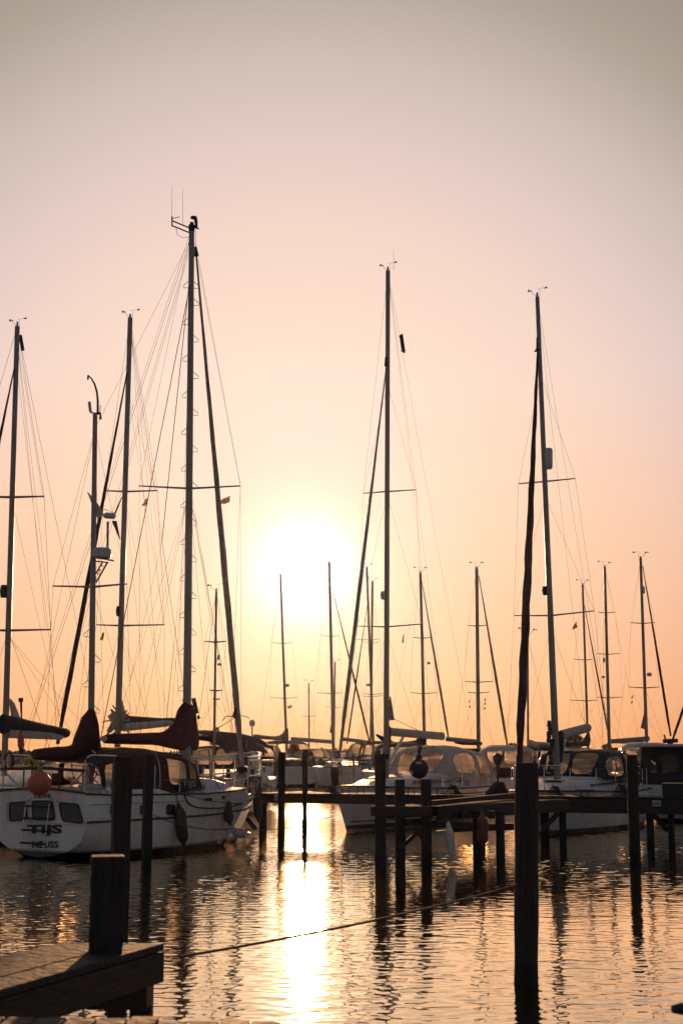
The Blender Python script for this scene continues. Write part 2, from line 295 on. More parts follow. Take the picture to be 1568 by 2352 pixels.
class Boat:
    def __init__(s, name, label, stern, bow, beam, sheer, cat='sailboat', group=None, transom=.85, over=1.0, keel=-.45, tz=.12, hullmat='hull', full=2.3, sterndepth=None):
        s.o = Vector(((stern[0] - 784) / F * stern[1], stern[1], 0)); b = Vector(((bow[0] - 784) / F * bow[1], bow[1], 0))
        s.L = (b - s.o).length; s.h = (b - s.o).normalized(); s.l = Vector((-s.h.y, s.h.x, 0)); s.B = beam / 2
        s.sheer = sheer; s.tr = transom; s.over = over; s.keel = keel; s.tz = tz; s.full = full
        s.e = empty(name, s.o, label, cat, group); s.mat = hullmat
    def W(s, a, b, z): return s.o + s.h * a + s.l * b + Vector((0, 0, z))
    def zs(s, a): return pw(s.sheer, a / s.L)
    def hb(s, a):
        t = max(0, min(1, a / s.L)); return s.B * (lerp(s.tr, 1, math.sin(min(1, t / .42) * math.pi / 2)) if t < .42 else max(.012, 1 - ((t - .42) / .58) ** s.full))
    def sec(s, t):
        a = t * s.L; B = s.hb(a); zs = s.zs(a); zk = lerp(s.tz, s.keel, min(1, t / .25) ** .6) if t < .25 else (s.keel if t < .8 else lerp(s.keel, -.15, (t - .8) / .2))
        if t < .35: k = t / .35; pr = [(lerp(x[0], y[0], k), lerp(x[1], y[1], k)) for x, y in zip(PT, PM)]
        else: k = ((t - .35) / .65) ** 1.1; pr = [(lerp(x[0], y[0], k), lerp(x[1], y[1], k)) for x, y in zip(PM, PB)]
        out = []
        for bx, zz in pr:
            z = lerp(zk, zs, zz); sh = -s.over * (1 - (z - 0) / max(.1, zs)) * max(0, (t - .55) / .45) ** 1.5
            out.append((a + sh, B * bx, z))
        return out
    def side(s, a, z, sgn=-1, push=0.0):     # a point on the planking
        pr = s.sec(max(0, min(1, a / s.L)))
        for (a0, b0, z0), (a1, b1, z1) in zip(pr, pr[1:]):
            if z <= z1: k = 0 if z1 == z0 else max(0, (z - z0) / (z1 - z0)); return s.W(lerp(a0, a1, k), sgn * (lerp(b0, b1, k) + push), z)
        return s.W(pr[-1][0], sgn * (pr[-1][1] + push), z)
    def pl(s, px, py, b=0.0):                # line of sight meets the upright plane b metres to port of the centreline
        r = ray(px, py); t = (b - (EYE - s.o).dot(s.l)) / r.dot(s.l); return EYE + r * t
    def A(s, p): return (Vector(p) - s.o).dot(s.h)
    def pa(s, px, py, a=0.0):                # ... meets the athwartships plane at a
        r = ray(px, py); t = (a - (EYE - s.o).dot(s.h)) / r.dot(s.h); return EYE + r * t
    def hs(s, px, py, sgn=-1, push=.01):     # ... meets the topsides
        b = sgn * s.B
        for _ in range(6):
            p = s.pl(px, py, b); a = max(0, min(s.L, s.A(p))); q = s.side(a, p.z, sgn); b = (q - s.o).dot(s.l)
        return s.pl(px, py, b + sgn * push)
    def hull(s, deckmat='deck', n=30, extra=()):
        ts = sorted(set([i / n for i in range(n + 1)] + list(extra)))
        secs = []
        for t in ts:
            q = s.sec(t); secs.append([s.W(a, -b, z) for a, b, z in reversed(q)] + [s.W(a, b, z) for a, b, z in q[1:]])
        mb = MB(); mb.loft(secs, cap0=True); h = mb.build('hull', s.mat, s.e)
        d = MB(); ds = []
        for t in ts:
            q = s.sec(t)[-1]; ds.append([s.W(q[0], q[1] * y * .995, q[2] - .012 + .05 * (1 - y * y) * min(1, q[1])) for y in (-1, -.6, -.2, .2, .6, 1)])
        d.loft(ds); d.build('deck', deckmat, s.e); return h
    def rail(s, name, mat, z0, a0, a1, r, sgn=-1, n=24, dz=None, push=.01, parent=None):
        pts = []
        for i in range(n + 1):
            a = lerp(a0, a1, i / n); z = dz(a / s.L) if dz else s.zs(a) + z0; pts.append(s.side(a, z, sgn, push))
        return MB().tube(pts, r, 6).build(name, mat, parent or s.e)
    def trunk(s, name, mat, st, parent=None):    # st = (a, half width, z bottom, z top)
        secs = []
        for a, hw, zb, zt in st:
            c = []
            for k, (bx, zz) in enumerate([(-1, 0), (-.97, .5), (-.9, .88), (-.8, 1.0), (-.4, 1.07), (0, 1.1), (.4, 1.07), (.8, 1), (.9, .88), (.97, .5), (1, 0)]): c.append(s.W(a, bx * hw, lerp(zb, zt, zz)))
            secs.append(c)
        return MB().loft(secs, cap0=True, cap1=True).build(name, mat, parent or s.e)
    def hood(s, st, mat, wins, name='sprayhood', nu=64, nv=110, px=.55, drop_back=True):
        us = []
        for i in range(nu + 1):
            u = i / nu * (len(st) - 1); k = min(int(u), len(st) - 2); f = u - k
            g = lambda m: st[max(0, min(len(st) - 1, m))]
            us.append([0.5 * (2 * g(k)[x] + (g(k + 1)[x] - g(k - 1)[x]) * f + (2 * g(k - 1)[x] - 5 * g(k)[x] + 4 * g(k + 1)[x] - g(k + 2)[x]) * f * f + (3 * g(k)[x] - g(k - 1)[x] - 3 * g(k + 1)[x] + g(k + 2)[x]) * f ** 3) for x in range(4)])
        # the hoop shape, spaced evenly along its length
        q_ = [(-math.copysign(abs(math.cos(t)) ** px, math.cos(t)), math.sin(t) ** px if 0 < t < math.pi - 1e-9 else 0.0) for t in [math.pi * k / 400 for k in range(401)]]
        cum = [0.0]
        for (x0, y0), (x1, y1) in zip(q_, q_[1:]): cum.append(cum[-1] + math.hypot((x1 - x0) * 1.25, (y1 - y0) * .85))
        def hoop(v):
            c_ = max(0.0, min(1.0, v)) * cum[-1]; lo_, hi_ = 0, 400
            while hi_ - lo_ > 1:
                m_ = (lo_ + hi_) // 2
                if cum[m_] <= c_: lo_ = m_
                else: hi_ = m_
            f_ = (c_ - cum[lo_]) / max(1e-9, cum[hi_] - cum[lo_]); return lerp(q_[lo_][0], q_[hi_][0], f_), lerp(q_[lo_][1], q_[hi_][1], f_)
        def S(u, v):
            k_ = max(0, min(nu - 1, int(u * nu))); f_ = u * nu - k_; a, hw, zb, zt = [lerp(us[k_][x], us[k_ + 1][x], f_) for x in range(4)]; x_, y_ = hoop(v)
            return s.W(a, hw * x_, lerp(zb, zt, y_) + .010 * math.sin(u * 30) * math.sin(v * 40))
        grid = [[S(i / nu, j / nv) for j in range(nv + 1)] for i in range(nu + 1)]
        cv, wn = MB(), [MB() for _ in wins]; fl = [p for r in grid for p in r]
        cv.v = list(fl)
        for q in wn: q.v = list(fl)
        for i in range(nu):
            for j in range(nv):
                u, v = (i + .5) / nu, (j + .5) / nv; f = (i * (nv + 1) + j, i * (nv + 1) + j + 1, (i + 1) * (nv + 1) + j + 1, (i + 1) * (nv + 1) + j)
                for q, (u0, u1, v0, v1, slant) in zip(wn, wins):
                    uu = (u - u0 - slant * (v - v0)) / (u1 - u0) * 2 - 1; vv = (v - v0) / (v1 - v0) * 2 - 1
                    if abs(uu) ** 4 + abs(vv) ** 4 < 1: q.f.append(f); break
                else: cv.f.append(f)
        def clean(m):
            us_ = sorted({i for f in m.f for i in f}); mp = {k: i for i, k in enumerate(us_)}; m.v = [m.v[k] for k in us_]; m.f = [tuple(mp[i] for i in f) for f in m.f]
        clean(cv); o = cv.build(name, mat, s.e)
        for q in wn:
            if q.f: clean(q); q.build('window', 'vinyl', o)
        for (u0, u1, v0, v1, slant) in wins:
            pts = []
            for k in range(33):
                t = k / 32 * 2 * math.pi; c_, s_ = math.cos(t), math.sin(t); uu = math.copysign(abs(c_) ** .5, c_); vv = math.copysign(abs(s_) ** .5, s_); v = v0 + (vv + 1) / 2 * (v1 - v0); pts.append(S(min(1, max(0, u0 + slant * (v - v0) + (uu + 1) / 2 * (u1 - u0))), v))
            MB().tube(pts, .032, 6, cap=False).build('window_binding', mat, o)
        # hoops of tube under the canvas edges
        for k in (0, nu // 2, nu): MB().tube([p - Vector((0, 0, .012)) for p in grid[k]], .013, 5).build('hoop', 'steel', o)
        return o
    def cover(s, name, mat, st, thick=.16, off=0.0):   # sail cover / sail lashed on a boom: st = (px, y top, y bottom[, thickness])
        secs = []
        for q in st:
            t = s.pl(q[0], q[1], off); b = s.pl(q[0], q[2], off); c = (t + b) / 2; hz = (t.z - b.z) / 2; th = q[3] if len(q) > 3 else min(thick, hz * 1.1)
            secs.append([c + s.l * (math.cos(k * math.pi / 6) * th * (1 + .1 * math.sin(q[0] * .35 + k))) + Vector((0, 0, math.sin(k * math.pi / 6) * hz)) for k in range(12)])
        return MB().loft(secs, True, True, True).build(name, mat, s.e)
    def mast(s, base, top, wpx, wtop=None, mat='alu', name='mast'):
        d = base.y; r0 = wpx / F * d / 2; r1 = (wtop or wpx * .8) / F * d / 2
        return MB().tube([base.lerp(top, k) for k in (0, .3, .6, .85, 1)], [r0, lerp(r0, r1, .3), lerp(r0, r1, .6), lerp(r0, r1, .9), r1], 10, ref=(s.h.x, s.h.y, .01)).build(name, mat, s.e)
    def line(s, name, p, q, r=.006, mat='wire', sg=0, parent=None):
        return MB().tube(sag(p, q, sg) if sg else [p, q], r * (.62 if r < .009 else .85), 5).build(name, mat, parent or s.e)
    def furled(s, p, q, r, mat='sailfurl', name='furled_foresail', wob=.12):
        n = 36; pts, rs = [], []
        for i in range(n + 1):
            t = i / n; rr = r * (.28 + .72 * min(1, t * 1.7)) * (1 if t < .93 else .75); rs.append(rr * (1 + wob * math.sin(i * 2.1))); pts.append(Vector(p).lerp(Vector(q), t) + Vector((math.sin(i * 1.3) * rr * wob, 0, 0)))
        return MB().tube(pts, rs, 9).build(name, mat, s.e)
    def spreader(s, c, tip_px, r=.022, sgn=-1, half=None):
        # tips lie athwart of the mast; c is the mast point, tip_px where the tip is seen
        t = s.pl_tip(c, tip_px); o = MB().tube([c, t], [r * 1.3, r * .8], 6).build('spreader', 'alu', s.e); return t
    def pl_tip(s, c, px):    # meets the athwartships plane through c (or keeps its depth where that plane runs along the sight line)
        r = ray(*px); a = s.A(c); k = r.dot(s.h)
        if abs(k) < .3: return P(px[0], px[1], c.y)
        t = (a - (EYE - s.o).dot(s.h)) / k; return EYE + r * t
    def masthead(s, p, kind=0, k=1.0, whip=0):
        k = k * .68
        l = s.l if abs(s.l.x) > .5 else s.h
        MB().tube([p, p + Vector((0, 0, .06)), p + Vector((0, 0, .14))], [.05 * k, .055 * k, .04 * k], 8).build('masthead_light', 'dome', s.e)
        a = p + l * (-.35 * k) + Vector((0, 0, .32 * k)); MB().tube([p, a], .009 * k, 5).build('wind_instrument_arm', 'black', s.e)
        cups = MB()
        for j in range(3):
            t = j * 2.1; q = a + Vector((math.cos(t), math.sin(t), 0)) * .09 * k; cups.tube([a, q], .006 * k, 4).ball(q, .035 * k, 6)
        cups.tube([a + Vector((0, 0, -.02)), a + Vector((0, 0, .05))], .02 * k, 5); cups.build('anemometer', 'black', s.e)
        v = p + l * (.12 * k); vn = MB(); vn.tube([v, v + Vector((0, 0, .36 * k))], .006 * k, 4); t0 = v + Vector((0, 0, .36 * k)); vn.tube([t0 - l * .12 * k, t0 + l * .3 * k + Vector((0, 0, .05 * k))], .006 * k, 4)
        vn.prism([t0 + l * .18 * k, t0 + l * .34 * k + Vector((0, 0, .09 * k)), t0 + l * .34 * k - Vector((0, 0, .02 * k))], s.h * .008); vn.build('wind_vane', 'black', s.e)
        if whip: MB().tube([p + l * .3 * k, p + l * .3 * k + Vector((0, 0, whip))], [.006, .003], 4).build('whip_antenna', 'black', s.e)
    def rails(s, name, pts_b, h=.6, r=.013, posts=(), mid=True):
        mb = MB(); up = Vector((0, 0, h)); mb.tube([p + up for p in pts_b], r, 6)
        if mid: mb.tube([p + up * .5 for p in pts_b], r * .8, 6)
        for i in posts: mb.tube([pts_b[i], pts_b[i] + up], r, 6)
        return mb.build(name, 'steel', s.e)
    def lifelines(s, a0, a1, n, sgn, h=.6, z=0.0):
        tops = []
        for i in range(n + 1):
            a = lerp(a0, a1, i / n); p = s.side(a, s.zs(a), sgn, -.05) + Vector((0, 0, z)); t = p + Vector((0, 0, h)); tops.append((p, t))
            MB().tube([p, t], .013, 6).build('stanchion', 'steel', s.e)
        for k in (1.0, .5): MB().tube([p.lerp(t, k) for p, t in tops], .005, 4).build('lifeline', 'wire', s.e)

# ============================================================ water and far shore
def make_water():
    rng = np.random.RandomState(5)
    ys = [3.0]
    while ys[-1] < 5200:
        y = ys[-1]; ys.append(y + (0.036 if 7 < y < 62 else 0.10 if y <= 7 else (0.10 if y < 90 else y * .012)))
    ys = np.array(ys); us = np.concatenate([-np.geomspace(2.2, .34, 40), np.linspace(-.33, .33, 780), np.geomspace(.34, 2.2, 40)])
    X = ys[:, None] * us[None, :]; Y = np.repeat(ys[:, None], len(us), 1)
    Z = np.zeros_like(X)
    for i in range(64):
        lam = 0.12 * (7.0 ** rng.rand() ** 1.25); th = rng.normal(0, .6) + math.pi / 2 + .1
        k = 2 * math.pi / lam; kx, ky = k * math.cos(th), k * math.sin(th)
        slope = .0112 if lam < .32 else .0038
        Z += slope / k * np.sin(kx * X + ky * Y + rng.rand() * 6.28)
    patch = .82 + .48 * np.sin(X * .21 + 1.3 * np.sin(Y * .11)) * np.sin(Y * .17 + .7) + .18 * np.sin(X * .7 + Y * .4)
    fade = np.clip((130 - Y) / 70, 0.0, 1)
    Z *= np.clip(patch, .35, 1.35) * fade
    n, m = X.shape; co = np.stack([X, Y, Z], -1).reshape(-1, 3).astype(np.float32)
    idx = np.arange(n * m).reshape(n, m); q = np.stack([idx[:-1, :-1], idx[:-1, 1:], idx[1:, 1:], idx[1:, :-1]], -1).reshape(-1, 4).astype(np.int32)
    me = bpy.data.meshes.new('water'); me.vertices.add(n * m); me.vertices.foreach_set('co', co.ravel())
    me.loops.add(q.size); me.loops.foreach_set('vertex_index', q.ravel()); me.polygons.add(len(q))
    me.polygons.foreach_set('loop_start', np.arange(0, q.size, 4, dtype=np.int32)); me.polygons.foreach_set('loop_total', np.full(len(q), 4, np.int32))
    me.polygons.foreach_set('use_smooth', np.ones(len(q), bool)); me.update(); me.validate()
    me.materials.append(M['water']); o = bpy.data.objects.new('water', me); COL.objects.link(o); o['kind'] = 'structure'
    return o
make_water()
# shallow water level behind and beneath the camera
mb = MB(); mb.add([(-60, -60, -.02), (60, -60, -.02), (60, 3.1, -.02), (-60, 3.1, -.02)], [(0, 1, 2, 3)]); o = mb.build('water_near_quay', 'water', smooth=False); o['kind'] = 'structure'

def shore():
    rng = random.Random(11)
    land = MB(); top = []
    for i in range(161):
        x = -210 + i * 2.625; top.append((x, 300 + 20 * math.sin(i * .07)))
    land.loft([[(x, y, -.5) for x, y in top], [(x, y + 3, .9) for x, y in top], [(x, y + 30, 1.4) for x, y in top], [(x, y + 120, 2.0) for x, y in top]])
    o = land.build('far_shore', 'bark'); o['kind'] = 'structure'
    wood = MB()
    for i in range(2600):
        x = rng.uniform(-205, 205); y = 306 + 20 * math.sin((x + 210) / 2.625 * .07) + rng.uniform(0, 26)
        hgt = .7 + .4 * math.sin(x * .05 + 1) + .3 * math.sin(x * .17) + rng.uniform(-.3, .4) + (.7 if rng.random() < .05 else 0) + (.4 if x > 30 else 0)
        for k in range(9):
            c = Vector((x + rng.gauss(0, .8), y + rng.gauss(0, .8), 1 + hgt * rng.random())); s = rng.uniform(.25, .7)
            a = Vector((rng.uniform(-1, 1), rng.uniform(-1, 1), rng.uniform(-1, 1))).normalized() * s; b = a.cross(Vector((rng.uniform(-1, 1), rng.uniform(-1, 1), rng.uniform(-1, 1)))).normalized() * s
            wood.add([c - a, c - b, c + a, c + b], [(0, 1, 2, 3)])
    o = wood.build('far_wood', 'leaf', smooth=False); o['kind'] = 'stuff'; o['label'] = 'low dark wood along the far shore'
shore()
def tree(px, pw_, ytop, d, seed, label):
    rng = random.Random(seed); base = G(px, 1800, 0); x = P(px, 1700, d).x; b = Vector((x, d, .6)); top = P(px, ytop, d).z; wd = pw_ / F * d / 2; H = top - b.z
    e = empty('tree', b, label, 'tree', 'trees on the far bank')
    t = MB(); t.tube([b, b + Vector((.2, 0, H * .35)), b + Vector((0, .3, H * .8))], [.45, .33, .08], 8)
    for i in range(9):
        a = i * 2.4; z = H * (.3 + .05 * i); t.tube([b + Vector((.1, 0, z)), b + Vector((math.cos(a) * wd * .7, math.sin(a) * wd * .7, z + H * .2))], [.16, .03], 5)
    t.build('trunk', 'bark', e)
    c = MB(); cl = [(Vector((math.cos(i * 2.4) * wd * rng.uniform(.15, .8), math.sin(i * 2.4) * wd * rng.uniform(.1, .8), H * rng.uniform(.4, .93))), rng.uniform(.22, .42) * wd) for i in range(26)]
    for i in range(2600):
        o_, r_ = cl[rng.randrange(26)]; p = b + o_ + Vector((rng.gauss(0, r_ * .6), rng.gauss(0, r_ * .6), rng.gauss(0, r_ * .5))); s = rng.uniform(.10, .26)
        a = Vector((rng.uniform(-1, 1), rng.uniform(-1, 1), rng.uniform(-1, 1))).normalized() * s; q = a.cross(Vector((rng.uniform(-1, 1), .3, rng.uniform(-1, 1)))).normalized() * s
        c.add([p - a, p - q, p + a, p + q], [(0, 1, 2, 3)])
    c.build('crown', 'leaf', e, smooth=False)
tree(1312, 52, 1683, 190, 3, 'dark bushy tree above the navy hood of the sloop on the right')
tree(1176, 22, 1709, 290, 4, 'small round tree on the far bank left of the wine red furled sail')
tree(1262, 26, 1712, 290, 5, 'small tree on the far bank just left of the right sloop mast')
tree(1392, 22, 1711, 290, 6, 'low tree on the far bank right of the bushy one')
tree(513, 16, 1708, 290, 7, 'little tree on the far bank beside the ketch furled foresail')

# ============================================================ mooring piles
def pile(xl, xr, ytop, d, label, square=0, name='mooring_pile', lean=0.0, lift=None, zbot=-1.2, bevel=.012, xb=None):
    c = P((xl + xr) / 2, ytop, d); wd = (xr - xl) / F * d; zt = c.z; xbot = P(xb, 1900, d).x if xb else c.x
    n = 26; secs = []; rng = random.Random(int(xl))
    k = 4 if square else 18
    for i in range(n + 1):
        z = lerp(zbot, zt, i / n); x = lerp(xbot, c.x, i / n); r = wd / 2 * (1 + .03 * math.sin(i * .9 + xl) + rng.uniform(-.012, .012)) * (.975 if i == n else 1)
        if square:
            an = square; h_ = wd / 2 / max(abs(math.cos(an + math.pi / 4 + j * math.pi / 2)) for j in range(4)) * 1.0
            secs.append([Vector((x + math.cos(an + math.pi / 4 + j * math.pi / 2) * h_ * r / (wd / 2), d + math.sin(an + math.pi / 4 + j * math.pi / 2) * h_, z)) for j in range(4)])
        else: secs.append([Vector((x + math.cos(2 * math.pi * j / k) * r * (1 + .02 * math.sin(j * 2.7)), d + math.sin(2 * math.pi * j / k) * r, z + (0 if i < n else .006 * math.sin(j * 2)))) for j in range(k)])
    mb = MB(); mb.loft(secs, True, False, True)
    return mb, Vector((xbot, d, 0))
def mooring(*a, **kw):
    lab = a[4]; mb, b = pile(*a, **kw)
    o = mb.build('mooring_pile', 'pile', base=b, smooth=not kw.get('square'), bevel=.012); return tag(o, lab, 'pile', 'wooden mooring piles standing in the harbour water')
mooring(1182, 1236, 1752, 14.8, 'thick round pile in the right foreground, the rope tied to it', xb=1193)
mooring(257, 307, 1737, 15.2, 'square pile between the dock post and the ketch', square=.33)
mooring(329, 355, 1735, 29.5, 'narrow square pile close beside the hull of the ketch', square=.45)
mooring(860, 885, 1731, 29.3, 'tall pile at the near corner of the finger pier')
mooring(1437, 1462, 1734, 31.0, 'dark pile in front of the navy hood of the sloop on the right')
mooring(639, 655, 1728, 36.9, 'pile left of the sun glitter, rising through the main jetty')
mooring(694, 706.5, 1722, 38.6, 'thinner pile standing in the sun glitter')
mooring(1103, 1111, 1724, 62, 'thin distant pile behind the cream sprayhood') if False else None

mooring(584.5, 589.5, 1732, 75, 'small far pile seen just above the ketch bow')
mooring(809.5, 814.5, 1733, 75, 'small far pile in front of the brown arched sprayhood')
mooring(1224, 1229, 1735, 60, 'small far pile between the wine red sail and the navy hood boat mast')

# ============================================================ near dock with its post, and the quay under the camera
def planked(e, corners_z, name='planks', mat='deckwood', w=.14, gap=.012, th=.04, seed=1, zj=.004, longdir=None):
    """planks laid across a quadrilateral a-b (far edge) / d-c (near edge); each plank runs from a..b side to d..c side"""
    a, b, c, d = corners_z; rng = random.Random(seed); L = (b - a).length; n = max(1, int(L / w)); mb = MB()
    for i in range(n):
        t0 = i / n + gap / L / 2; t1 = (i + 1) / n - gap / L / 2; j = rng.uniform(-zj, zj); e0 = rng.uniform(-.012, .012)
        q = [a.lerp(b, t0), a.lerp(b, t1), d.lerp(c, t1), d.lerp(c, t0)]; dn = (q[3] - q[0]).normalized() * e0
        q = [q[0] + dn, q[1] + dn, q[2] + dn, q[3] + dn]; mb.prism([p + Vector((0, 0, j)) for p in q], (0, 0, -th))
    return mb.build(name, mat, e, smooth=False, bevel=.006)
DZ = 1.1
def near_dock():
    A, B, Cc, Dd = G(379, 2168, DZ), G(141, 2163, DZ), G(-55, 2206, DZ), G(-55, 2292, DZ)
    e = empty('dock', (A + Cc) / 2 * 1.0 - Vector((0, 0, DZ)), 'wet wooden dock platform at bottom left with a square post on it', 'dock')
    far = B + (B - A) * .0; n_ = (A - Dd); n_.z = 0; n_.normalize(); side = Vector((-n_.y, n_.x, 0))
    # planks run along the dock, from the left end to the corner A
    ndk = 3; mb = MB(); rng = random.Random(2)
    for i in range(ndk):
        s0, s1 = i / ndk + .006, (i + 1) / ndk - .006
        p0, p1 = Dd.lerp(Cc, s0), Dd.lerp(Cc, s1); q0, q1 = A.lerp(B, s0), A.lerp(B, s1); j = Vector((0, 0, rng.uniform(-.003, .003)))
        mb.prism([p0 + j, q0 + j, q1 + j, p1 + j], (0, 0, -.045))
    mb.build('deck_plank', 'deckwood', e, smooth=False, bevel=.008)
    dz = Vector((0, 0, -.047)); hh = .185
    mb = MB(); mb.prism([Dd + dz - side * .0, A + dz, A + dz + side * .09 - n_ * 0, Dd + dz + side * .09], (0, 0, -hh)); mb.build('front_beam', 'beam', e, smooth=False, bevel=.008)
    mb = MB(); e0 = A + dz + side * .095 - n_ * .10; e1 = B + dz - n_ * .06; mb.beam(e0 - Vector((0, 0, hh / 2)), e1 - Vector((0, 0, hh / 2)), .09, hh); mb.build('end_beam', 'beam', e, smooth=False, bevel=.006)
    q = G(270, 2255, .85); mb = MB(); mb.beam(Vector((q.x - .22, q.y + .28, .80)), Vector((q.x + .17, q.y + .28, .80)), .26, .30); mb.build('bearer', 'beam', e, smooth=False, bevel=.008)
    for dx in (.09,):
        mb = MB(); mb.box((q.x + dx, q.y + .5, -.2), (.07, 0, 0), (0, .07, 0), (0, 0, 1.0)); mb.build('pile', 'pile', e, smooth=False)
near_dock()
mb, b = pile(205, 291, 1965, 8.9, '', square=.20, zbot=1.1)
b.z = 1.1
tag(mb.build('dock_post', 'pile', base=b, smooth=False, bevel=.008), 'short square post standing on the near wooden dock', 'post')
# water drops glinting on the dock boards
def quay():
    e = empty('boardwalk', (0, 3, 0), 'wooden boardwalk under the camera, its board ends along the bottom edge', 'boardwalk')
    mb = MB(); rng = random.Random(4); x = -3.2
    yb = G(200, 2340, DZ).y * 0 + G(200, 2343, DZ).y
    yb = G(200, 2337, DZ).y
    while x < -.30:
        w_ = .14; y1 = yb + rng.uniform(-.03, .03) - (.10 if x > -.85 else 0)
        mb.prism([Vector((x, 0, DZ)), Vector((x + w_ - .014, 0, DZ)), Vector((x + w_ - .014, y1, DZ + rng.uniform(-.003, .003))), Vector((x, y1, DZ))], (0, 0, -.045)); x += w_
    mb.build('board', 'deckwood', e, smooth=False, bevel=.006)
    mb = MB(); mb.beam((-3.2, yb - .25, DZ - .13), (-.2, yb - .25, DZ - .13), .08, .16); mb.build('bearer', 'beam', e, smooth=False)
    mb = MB(); mb.box((-1.9, yb - .5, .1), (.09, 0, 0), (0, .09, 0), (0, 0, .9)); mb.build('pile', 'pile', e, smooth=False)
quay()
pl_ = G(1543, 2318, 1.0)
mb = MB(); mb.tube([pl_, pl_ + Vector((.05, .01, 0)), pl_ + Vector((1.6, .25, .0))], [.02, .031, .031], 10); tag(mb.build('boat_pole', 'black', base=pl_), 'dark pole end poking in at the lower right edge', 'pole')

# ============================================================ main jetty
JZ = 1.15
jA, jB = G(594, 1821.5, JZ), G(1568, 1832, JZ); jd = (jB - jA).normalized(); jn = Vector((-jd.y, jd.x, 0)); jC = jB + jd * 14
def jp(px): # front edge point under picture column px
    r = ray(px, 1830); t = (jA - EYE).cross(jd).z / Vector((r.x, r.y, 0)).cross(jd).z; p = EYE + r * t; return Vector((p.x, p.y, JZ))
def main_jetty():
    e = empty('jetty', (jA.x, jA.y, 0), 'main wooden jetty crossing the picture in front of the moored bows', 'jetty')
    wj = 1.5; planked(e, [jA + jn * wj, jC + jn * wj, jC - jn * .03, jA - jn * .03], 'deck_plank', w=.145, seed=9)
    for k, (off, h_) in enumerate(((0.03, .22), (wj - .08, .22))):
        mb = MB(); a = jA + jn * off - Vector((0, 0, .042 + h_ / 2)); c = jC + jn * off - Vector((0, 0, .042 + h_ / 2)); mb.beam(a, c, .07, h_); mb.build('edge_beam', 'beam', e, smooth=False, bevel=.006)
    a, c = jp(1180), jC; mb = MB(); mb.beam(a + jn * -.05 - Vector((0, 0, .24)), c + jn * -.05 - Vector((0, 0, .24)), .05, .34); mb.build('fascia', 'beam', e, smooth=False, bevel=.006)
    for px, w_, dd, br in ((593, 17, .35, 1), (1097, 18, .3, 0), (1245, 20, .2, 0), (1288, 16, .1, -1), (1488, 17, .15, 1), (1536, 15, .15, 0)):
        p = jp(px) + jn * dd; r_ = w_ / F * p.y / 2
        mb = MB(); mb.tube([(p.x, p.y, -1), (p.x, p.y, JZ - .27)], r_, 10); mb.build('pile', 'pile', e)
        mb = MB(); mb.beam((p.x, p.y - .2, JZ - .34), (p.x, p.y + 1.3, JZ - .34), .14, .14); mb.build('cross_beam', 'beam', e, smooth=False)
        if br:
            q = P(px + (-.9 if px < 700 else 40) * br, 1860, p.y); mb = MB()
            if px < 700: mb.beam(P(567, 1878, p.y), P(588, 1906, p.y), .13, .11, (0, 1, 0))
            else: mb.beam(P(px + 8 * br, 1868, p.y), P(px + 44 * br, 1908, p.y), .12, .1, (0, 1, 0))
            mb.build('brace', 'beam', e, smooth=False)
    return e
main_jetty()
